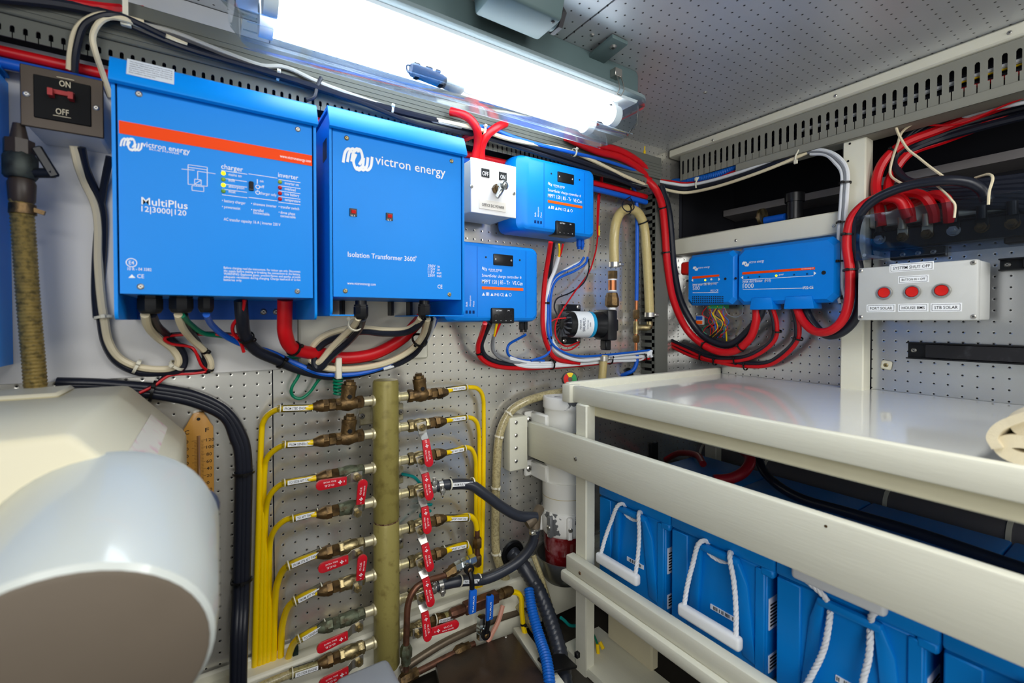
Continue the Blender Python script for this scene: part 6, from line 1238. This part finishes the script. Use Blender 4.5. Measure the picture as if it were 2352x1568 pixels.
zz0 = PA(475, 1006, D).z; dz = PA(475, 1006, D).z-PA(475, 1022.2, D).z
for i in range(45):
    z = zz0-i*dz/5
    if z < zbt+.02: break
    for sg in (-1, 1): I.mb.quad([(cx+sg*.0035, yy, z), (cx+sg*(.0105 if i % 5 == 0 else .007), yy, z), (cx+sg*(.0105 if i % 5 == 0 else .007), yy, z+.0005), (cx+sg*.0035, yy, z+.0005)])
I.done(th, M_BLACKINK)
# ================================================================ TIMBER RACK with shelf
SX, SZ = .748, H-.176
YE = .885
rk = thing('timber_rack', 'cream painted timber rack with a glossy shelf, a broad front board and a lower ledge', 'rack', (.75, .3, H-.83))
b = MB(); b.box((SX+.012, -.14, SZ-.026), (XB-.002, YE, SZ), .002); b.build('shelf_top', M_SHELF, rk)
b = MB(); b.box((SX-.004, -.14, SZ-.028), (SX+.015, YE, SZ+.013), .005, 2); b.build('front_edge', M_CREAMW, rk)
b = MB(); b.box((SX-.004, YE-.016, SZ-.028), (XB-.002, YE+.002, SZ+.019), .004, 2); b.prism([(SX-.012, YE+.004, SZ-.03), (SX+.02, YE-.004, SZ-.03), (SX+.02, YE-.004, SZ+.015), (SX-.012, YE+.004, SZ+.015)], (0, -.03, 0), .003); b.build('end_lip', M_CREAMW, rk)
b = MB(); b.box((SX+.016, -.14, SZ-.056), (SX+.04, YE-.03, SZ-.027), .003); b.build('apron', mat('shaded_cream_apron', (214, 208, 178), .4, var=.06), rk)  # darkened copy of the cream, the shade under the shelf edge in its colour
b = MB(); b.box((.737, .8005, H-.86), (.767, .839, SZ-.027), .003); b.build('post', M_CREAMW, rk)
b = MB(); b.box((1.255, .8005, H-.86), (1.285, .839, SZ-.027), .003); b.build('post', M_CREAMW, rk)
b = MB(); b.box((.716, -.14, H-.370), (.736, 1.01, H-.2765), .004, 2); bd = b.build('front_board', M_CREAMW, rk); screw(bd, PB(1322, 1053, .716), (-1, 0, 0), .0055, M_STEEL)
b = MB(); p = PB(1897, 1208, .716); b.lathe(p, (-1, 0, 0), [(0, .0022), (.0006, .0022)], 6); b.build('paint_chip', M_BRONZE, bd)
cx0, cx1 = PA(1171, 1000, 1.0).x, PA(1207, 1000, 1.0).x
b = MB(); b.box((cx0, 1.0, H-.40), (.7105, D-.001, H-.258), .004, 2); cl = b.build('wall_cleat', M_CREAMW, rk)
for k in range(4): screw(cl, (cx0+.02, 1.0, H-.272-k*.034), (0, -1, 0), .0052)
zl0 = PB(1328, 1293, .71).z
b = MB(); b.box((.712, -.14, zl0-.036), (.737, .845, zl0), .004, 2); lr = b.build('ledge_rail', M_CREAMW, rk); screw(lr, PB(1332, 1316, .712), (-1, 0, 0), .004, M_RUST)
b = MB(); b.box((.700, -.14, zl0-.062), (.737, .852, zl0-.036), .006, 2); b.build('ledge_moulding', M_CREAMW, rk)
b = MB(); b.box((.737, -.14, zl0-.085), (XB-.04, .80, zl0-.07), .002); b.build('ledge_base', M_CREAMW, rk)
# ================================================================ BATTERIES
BX = .80; BB = zl0-.069; BT = H-.398
yb0 = .818; bw = .211
names = ('first blue battery from the corner, rope handle hanging beside the rack post', 'second blue battery from the corner, white grip hanging low on the ledge', 'third blue battery from the corner, its white grip flipped up under the board', 'fourth blue battery at the right edge, mostly cut off')
def rope(mb, pts, r=.0043):
    S = resample(smooth(pts, 10), .0016)
    for st in range(3):
        Q = []
        for q, p in enumerate(S):
            t = (S[min(q+1, len(S)-1)]-S[max(q-1, 0)]).normalized(); n1 = t.orthogonal().normalized() if abs(t.x) > .9 else t.cross(V((1, 0, 0))).normalized(); n2 = t.cross(n1)
            an = q*.42+st*2*math.pi/3; Q.append(p+(n1*math.cos(an)+n2*math.sin(an))*r*.5)
        mb.tube(Q, r*.58, 6, 0)
for i in range(4):
    y1 = yb0-i*bw; y0 = y1-bw+.017; c = (y1+y1-bw)/2-.001
    bt = thing('battery', names[i], 'battery', (BX+.2, c, BB), 'blue batteries on the rack ledge')
    hz = H-.436; hw = .0275
    b = MB(); b.box((BX, y0, BB), (BX+.40, y1, BT-.034), .003)
    b.box((BX-.004, y0+.002, BB+.02), (BX+.003, c-.068, BT-.036), .002); b.box((BX-.004, c+.068, BB+.02), (BX+.003, y1-.001, BT-.036), .002); b.build('case', M_BATT, bt)
    b = MB(); b.box((BX-.005, y0-.015, BT-.0325), (BX+.402, y1+.001, BT), .005, 2); b.box((BX-.005, y0-.013, BT-.045), (BX+.40, y0+.01, BT-.03), .003); b.build('lid', M_BATT, bt)
    b = MB(); b.box((BX-.014, c-.042, hz-.010), (BX+.001, c+.042, hz+.004), .005, 2)
    for sg in (-1, 1): b.prism([(BX-.012, c+sg*.042, hz-.002), (BX-.012, c+sg*.032, hz-.002), (BX-.0035, c+sg*.046, BB+.03), (BX-.0035, c+sg*.07, BB+.025), (BX-.004, c+sg*.055, hz-.04)], (.011, 0, 0), .002)
    b.build('handle_bridge', M_BATT, bt)
    b = MB(); lz = H-.555; b.box((BX-.0022, c-.030, lz), (BX-.0003, c+.018, lz+.009)); lb = b.build('barcode_label', M_INK, bt)
    b = MB(); rr = random.Random(i)
    for k in range(19):
        if rr.random() < .75: b.box((BX-.0028, c-.028+k*.0024, lz+.002), (BX-.0021, c-.0268+k*.0024, lz+.008))
    b.build('barcode', M_BLACKINK, lb)
    for z_, hh in ((BB+.095, .055), (BB+.02, .03)):
        b = MB(); b.box((BX+.006, y0-.0012, z_), (BX+.055, y0+.0005, z_+hh)); sl = b.build('side_sticker', M_INK, bt)
        b = MB(); [b.box((BX+.009, y0-.002, z_+.006+k*.006), (BX+.05, y0-.0011, z_+.0085+k*.006)) for k in range(int(hh/.007))]; b.build('barcode', M_BLACKINK, sl)
    xf_ = BX-.016; a = V((xf_+.004, c+hw, hz+.006)); d = V((xf_+.004, c-hw, hz+.006))
    gx, gz, gy = ((.752, H-.553, .716), (.752, H-.556, .492), (.784, H-.403, .302), (.752, H-.45, .06))[i]
    G = .062; ends = (V((gx, gy+G-.01, gz+.006)), V((gx, gy-G+.010, gz+.006)))
    b = MB()
    if i == 2:
        rope(b, [a+V((.006, 0, -.008)), a+V((-.004, .006, .008)), ends[0]+V((0, 0, -.010)), ends[0]])
        rope(b, [d+V((.006, 0, -.008)), d+V((-.004, -.004, .008)), ends[1]+V((0, 0, -.010)), ends[1]])
        rope(b, [a+V((.004, -.004, -.018)), a+V((-.006, -.004, -.05)), a+V((-.008, .004, -.09)), a+V((-.012, .028, -.16))])
        rope(b, [d+V((.004, .0, -.018)), d+V((-.006, -.002, -.05)), d+V((-.008, .004, -.09)), d+V((-.012, .012, -.16))])
    else:
        for s_, e_, sg in ((a, ends[0], 1), (d, ends[1], -1)):
            rope(b, [s_+V((.012, -sg*.004, .0)), s_+V((-.001, 0, .005)), s_+V((-.010, sg*.006, -.006)), s_+(e_-s_)*.3+V((-.004, sg*.006, 0)), s_+(e_-s_)*.65+V((-.002, sg*.005, 0)), e_])
        rope(b, [a+V((.012, -.003, -.012)), a+V((.006, -.010, -.018)), (a+d)/2+V((.006, 0, -.022)), d+V((.006, .010, -.018)), d+V((.012, .003, -.012))], .0038)
    b.build('rope', M_ROPE, bt)
    b = MB(); b.obox((gx, gy, gz), (.017, 2*G, .024), None, .006, 3); b.build('grip', M_WPL, bt)
# gap post between third and fourth
# ================================================================ under the shelf
cd_ = thing('conduit', 'fat charcoal grey conduit running along the outboard wall under the shelf', 'conduit', (1.335, .3, H-.44))
b = MB(); b.tube([(1.335, .90, H-.432), (1.335, .3, H-.432), (1.335, -.3, H-.432)], .034, 20, 4); b.build('pipe', M_CONDUIT, cd_)
for px, py in ((1612, 1062), (1757, 1080), (2035, 1168), (2318, 1240)):
    y = PB(px, py, 1.31).y; tie(cd_, (1.335, y, H-.432), (0, 1, 0), .0345, M_TIEW, (-.14, 0, 1), .004)
cable('thick black cable drooping from the shelf corner along the battery tops', None, [PB(1690, 1000, 1.2), PB(1735, 1040, 1.15), PB(1760, 1090, 1.1), PB(1830, 1140, 1.05), PB(1960, 1180, 1.02), PB(2120, 1228, 1.0), PB(2360, 1310, .98), PB(2600, 1385, .97)], .010, M_BCAB, n=12)
cable('dark red cable looping under the shelf above the batteries', None, [PB(1575, 980, 1.3), PB(1625, 1008, 1.25), PB(1690, 1025, 1.15), PB(1722, 1050, 1.1), PB(1712, 1080, 1.06), PB(1680, 1098, 1.03), PB(1640, 1102, 1.0)], .0125, mat('dark_red_jacket', (150, 20, 32), .4), n=12)
cable('dark red cable arching low behind the rack post', None, [PB(1530, 1055, 1.25), PB(1560, 1040, 1.2), PB(1600, 1045, 1.15), PB(1615, 1065, 1.1)], .009, mat('dark_red_jacket', (150, 20, 32), .4), n=10)
g = thing('pump_motor', 'dark grey pump motor under the shelf behind the rack post', 'motor', PB(1460, 1040, 1.2))
c = PB(1450, 1030, 1.25); ax = V((.25, -1, .06)).normalized()
b = MB(); b.lathe(c-ax*.05, ax, [(0, .03), (.006, .036), (.09, .036), (.10, .03)], 20); b.cyl(c+V((0, 0, .03)), c+V((0, 0, .046)), .011, n=12); b.build('motor', mat('motor_grey', (74, 76, 84), .5), g)
b = MB(); b.obox(c+ax*.075, (.07, .04, .075), Matrix((ax.cross(V((0, 0, 1))).normalized(), ax, V((0, 0, 1)))).transposed(), .004); b.build('end_block', M_BLACK, g)
b = MB(); q = c-ax*.02+V((-.02, .03, .02)); b.tube([q+V((0, .05, .02)), q+V((-.01, .03, .0)), q+V((0, .02, -.02))], .011, 10); b.build('elbow', M_BRASS, g)
for k in range(3):
    b = MB(); p = c+ax*(.0+.03*k)+V((0, 0, .036)); b.tube([p, p+V((-.01, -.01, .02)), p+V((.01, -.03, .03))], .0022, 6); b.build('lead_wire', M_RCAB, g)
b = MB(); b.box((c.x-.04, c.y-.11, c.z-.05), (XB-.002, c.y+.06, c.z-.04)); b.build('mount_plate', M_BLACK, g)
# crimped wire ends under the ledge
for k, (a_, c_) in enumerate((((1372, 1478), (1374, 1502)), ((1378, 1474), (1386, 1490)))):
    b = MB(); b.cyl(PB(*a_, .80), PB(*c_, .80), .0045, n=8); tag(b.build('crimp_terminal', M_YCAB), ('yellow crimp terminal hanging lower behind the rack post foot', 'yellow crimp terminal hanging higher behind the rack post foot')[k], 'terminal')
cable('green wire ending at the yellow crimps behind the rack post', None, [PB(1352, 1440, .84), PB(1364, 1458, .81), PB(1372, 1478, .80)], .0026, M_TCAB, name='wire', cat='wire', n=6)
# ================================================================ FOLDED CANVAS on the shelf
cv = thing('folded_canvas', 'folded cream canvas cloth lying on the right end of the shelf', 'cloth', (.95, .03, SZ))
def fold(path2d, th, x0, x1, seed):
    rr = random.Random(seed); S = [V((0, y, z)) for y, z in path2d]; S = smooth(S, 7); b = MB(); nx = 14; rows = []
    L = []
    for i, p in enumerate(S):
        t = (S[min(i+1, len(S)-1)]-S[max(i-1, 0)]).normalized(); L.append((p, V((0, -t.z, t.y))))
    for j in range(nx+1):
        x = x0+(x1-x0)*j/nx; wob = [math.sin(j*.9+seed)*.004, math.sin(j*.6+seed*2)*.003]
        ring = [V((x, p.y+wob[0], p.z+abs(wob[1])*.5))+n*th/2 for p, n in L]+[V((x, p.y+wob[0], p.z+abs(wob[1])*.5))-n*th/2 for p, n in L[::-1]]
        rows.append(b._new(ring))
    for a, c in zip(rows, rows[1:]):
        n = len(a)
        for k in range(n): b.bm.faces.new((a[k], a[(k+1) % n], c[(k+1) % n], c[k]))
    b.bm.faces.new(rows[0][::-1]); b.bm.faces.new(rows[-1]); return b
z0 = SZ+.007
fold([(-.16, z0), (.06, z0), (.115, z0+.002), (.132, z0+.012), (.118, z0+.023), (.05, z0+.020), (-.16, z0+.018)], .0155, .80, 1.12, 1).build('lower_fold', M_CLOTH, cv)
fold([(-.16, z0+.030), (.04, z0+.032), (.100, z0+.032), (.118, z0+.041), (.106, z0+.050), (.05, z0+.049), (-.16, z0+.045)], .0165, .803, 1.11, 2).build('middle_fold', M_CLOTH, cv)
fold([(-.16, z0+.098), (-.04, z0+.094), (.03, z0+.085), (.09, z0+.068), (.130, z0+.045), (.1425, z0+.026), (.138, z0+.012)], .010, .795, 1.10, 3).build('top_fold', M_CLOTH, cv)
fold([(-.16, z0+.058), (.04, z0+.060), (.085, z0+.061), (.098, z0+.066), (.085, z0+.0725), (.02, z0+.075), (-.16, z0+.080)], .0155, .80, 1.10, 4).build('inner_fold', M_CLOTH, cv)
# ================================================================ FOREGROUND MACHINE
mc = thing('machine', 'blurred beige machine housing with a pale grey drum in the near left corner', 'machine', (-.12, .7, 0))
zt_ = H-.105; yf_, yr_ = .575, .95
sec = [(-.36, zt_), (-.108, zt_), (-.034, zt_-.085), (-.034, zt_-.26), (-.08, zt_-.36), (-.36, zt_-.36)]
b = MB(); b.prism([(x, yf_, z) for x, z in sec], (0, yr_-yf_, 0), .008); hs = b.build('housing', M_BEIGE, mc)
b = MB(); b.box((-.30, yr_-.10, zt_-.002), (-.17, yr_-.01, zt_+.006), .004); b.build('top_plate', M_BEIGE, hs)
d = V((.074, 0, -.085)).normalized(); n_ = V((.085, 0, .074)).normalized(); o_ = V((-.108, yf_, zt_))
b = MB(); a0 = o_+d*.05+n_*.0012+V((0, .03, 0)); b.prism([a0, a0+d*.03, a0+d*.03+V((0, .26, 0)), a0+V((0, .26, 0))], n_*.0006); b.build('warning_label', mat('pink_white_label', (226, 220, 206), .4, scale=45, rgb2=(222, 170, 182), split=(.52, .7)), hs)
DC = V((-.088, .45, H-.258)); ax = V((.02, 1, .26)).normalized()
b = MB(); b.lathe(DC, ax, [(0, .086), (.004, .090), (.03, .0925), (.15, .0925), (.172, .087), (.178, .06)], 48); b.build('drum', M_MACH, mc)
b = MB(); b.lathe(DC-ax*.003, ax, [(0, .083), (.002, .0862), (.006, .0862)], 48); b.build('end_plate', M_MACHD, mc)
b = MB(); b.sphere(PA(467, 1166, .60), .0155, (1, 1, 1.25), 16); b.cyl(PA(467, 1166, .60), PA(430, 1175, .60), .008, n=10); b.build('knob', mat('slate_knob', (60, 70, 92), .4), mc)
for px, py in ((90, 1195), (433, 1218)):
    b = MB(); p = PA(px, py, .52); b.sphere(p, .008, n=10); b.build('bolt_head', M_MACH, mc)
b = MB(); b.box((-.30, .47, .0), (-.03, .93, H-.40), .01); b.box((-.16, .48, H-.42), (-.02, .56, H-.33), .004); b.build('base', M_DARK, mc)
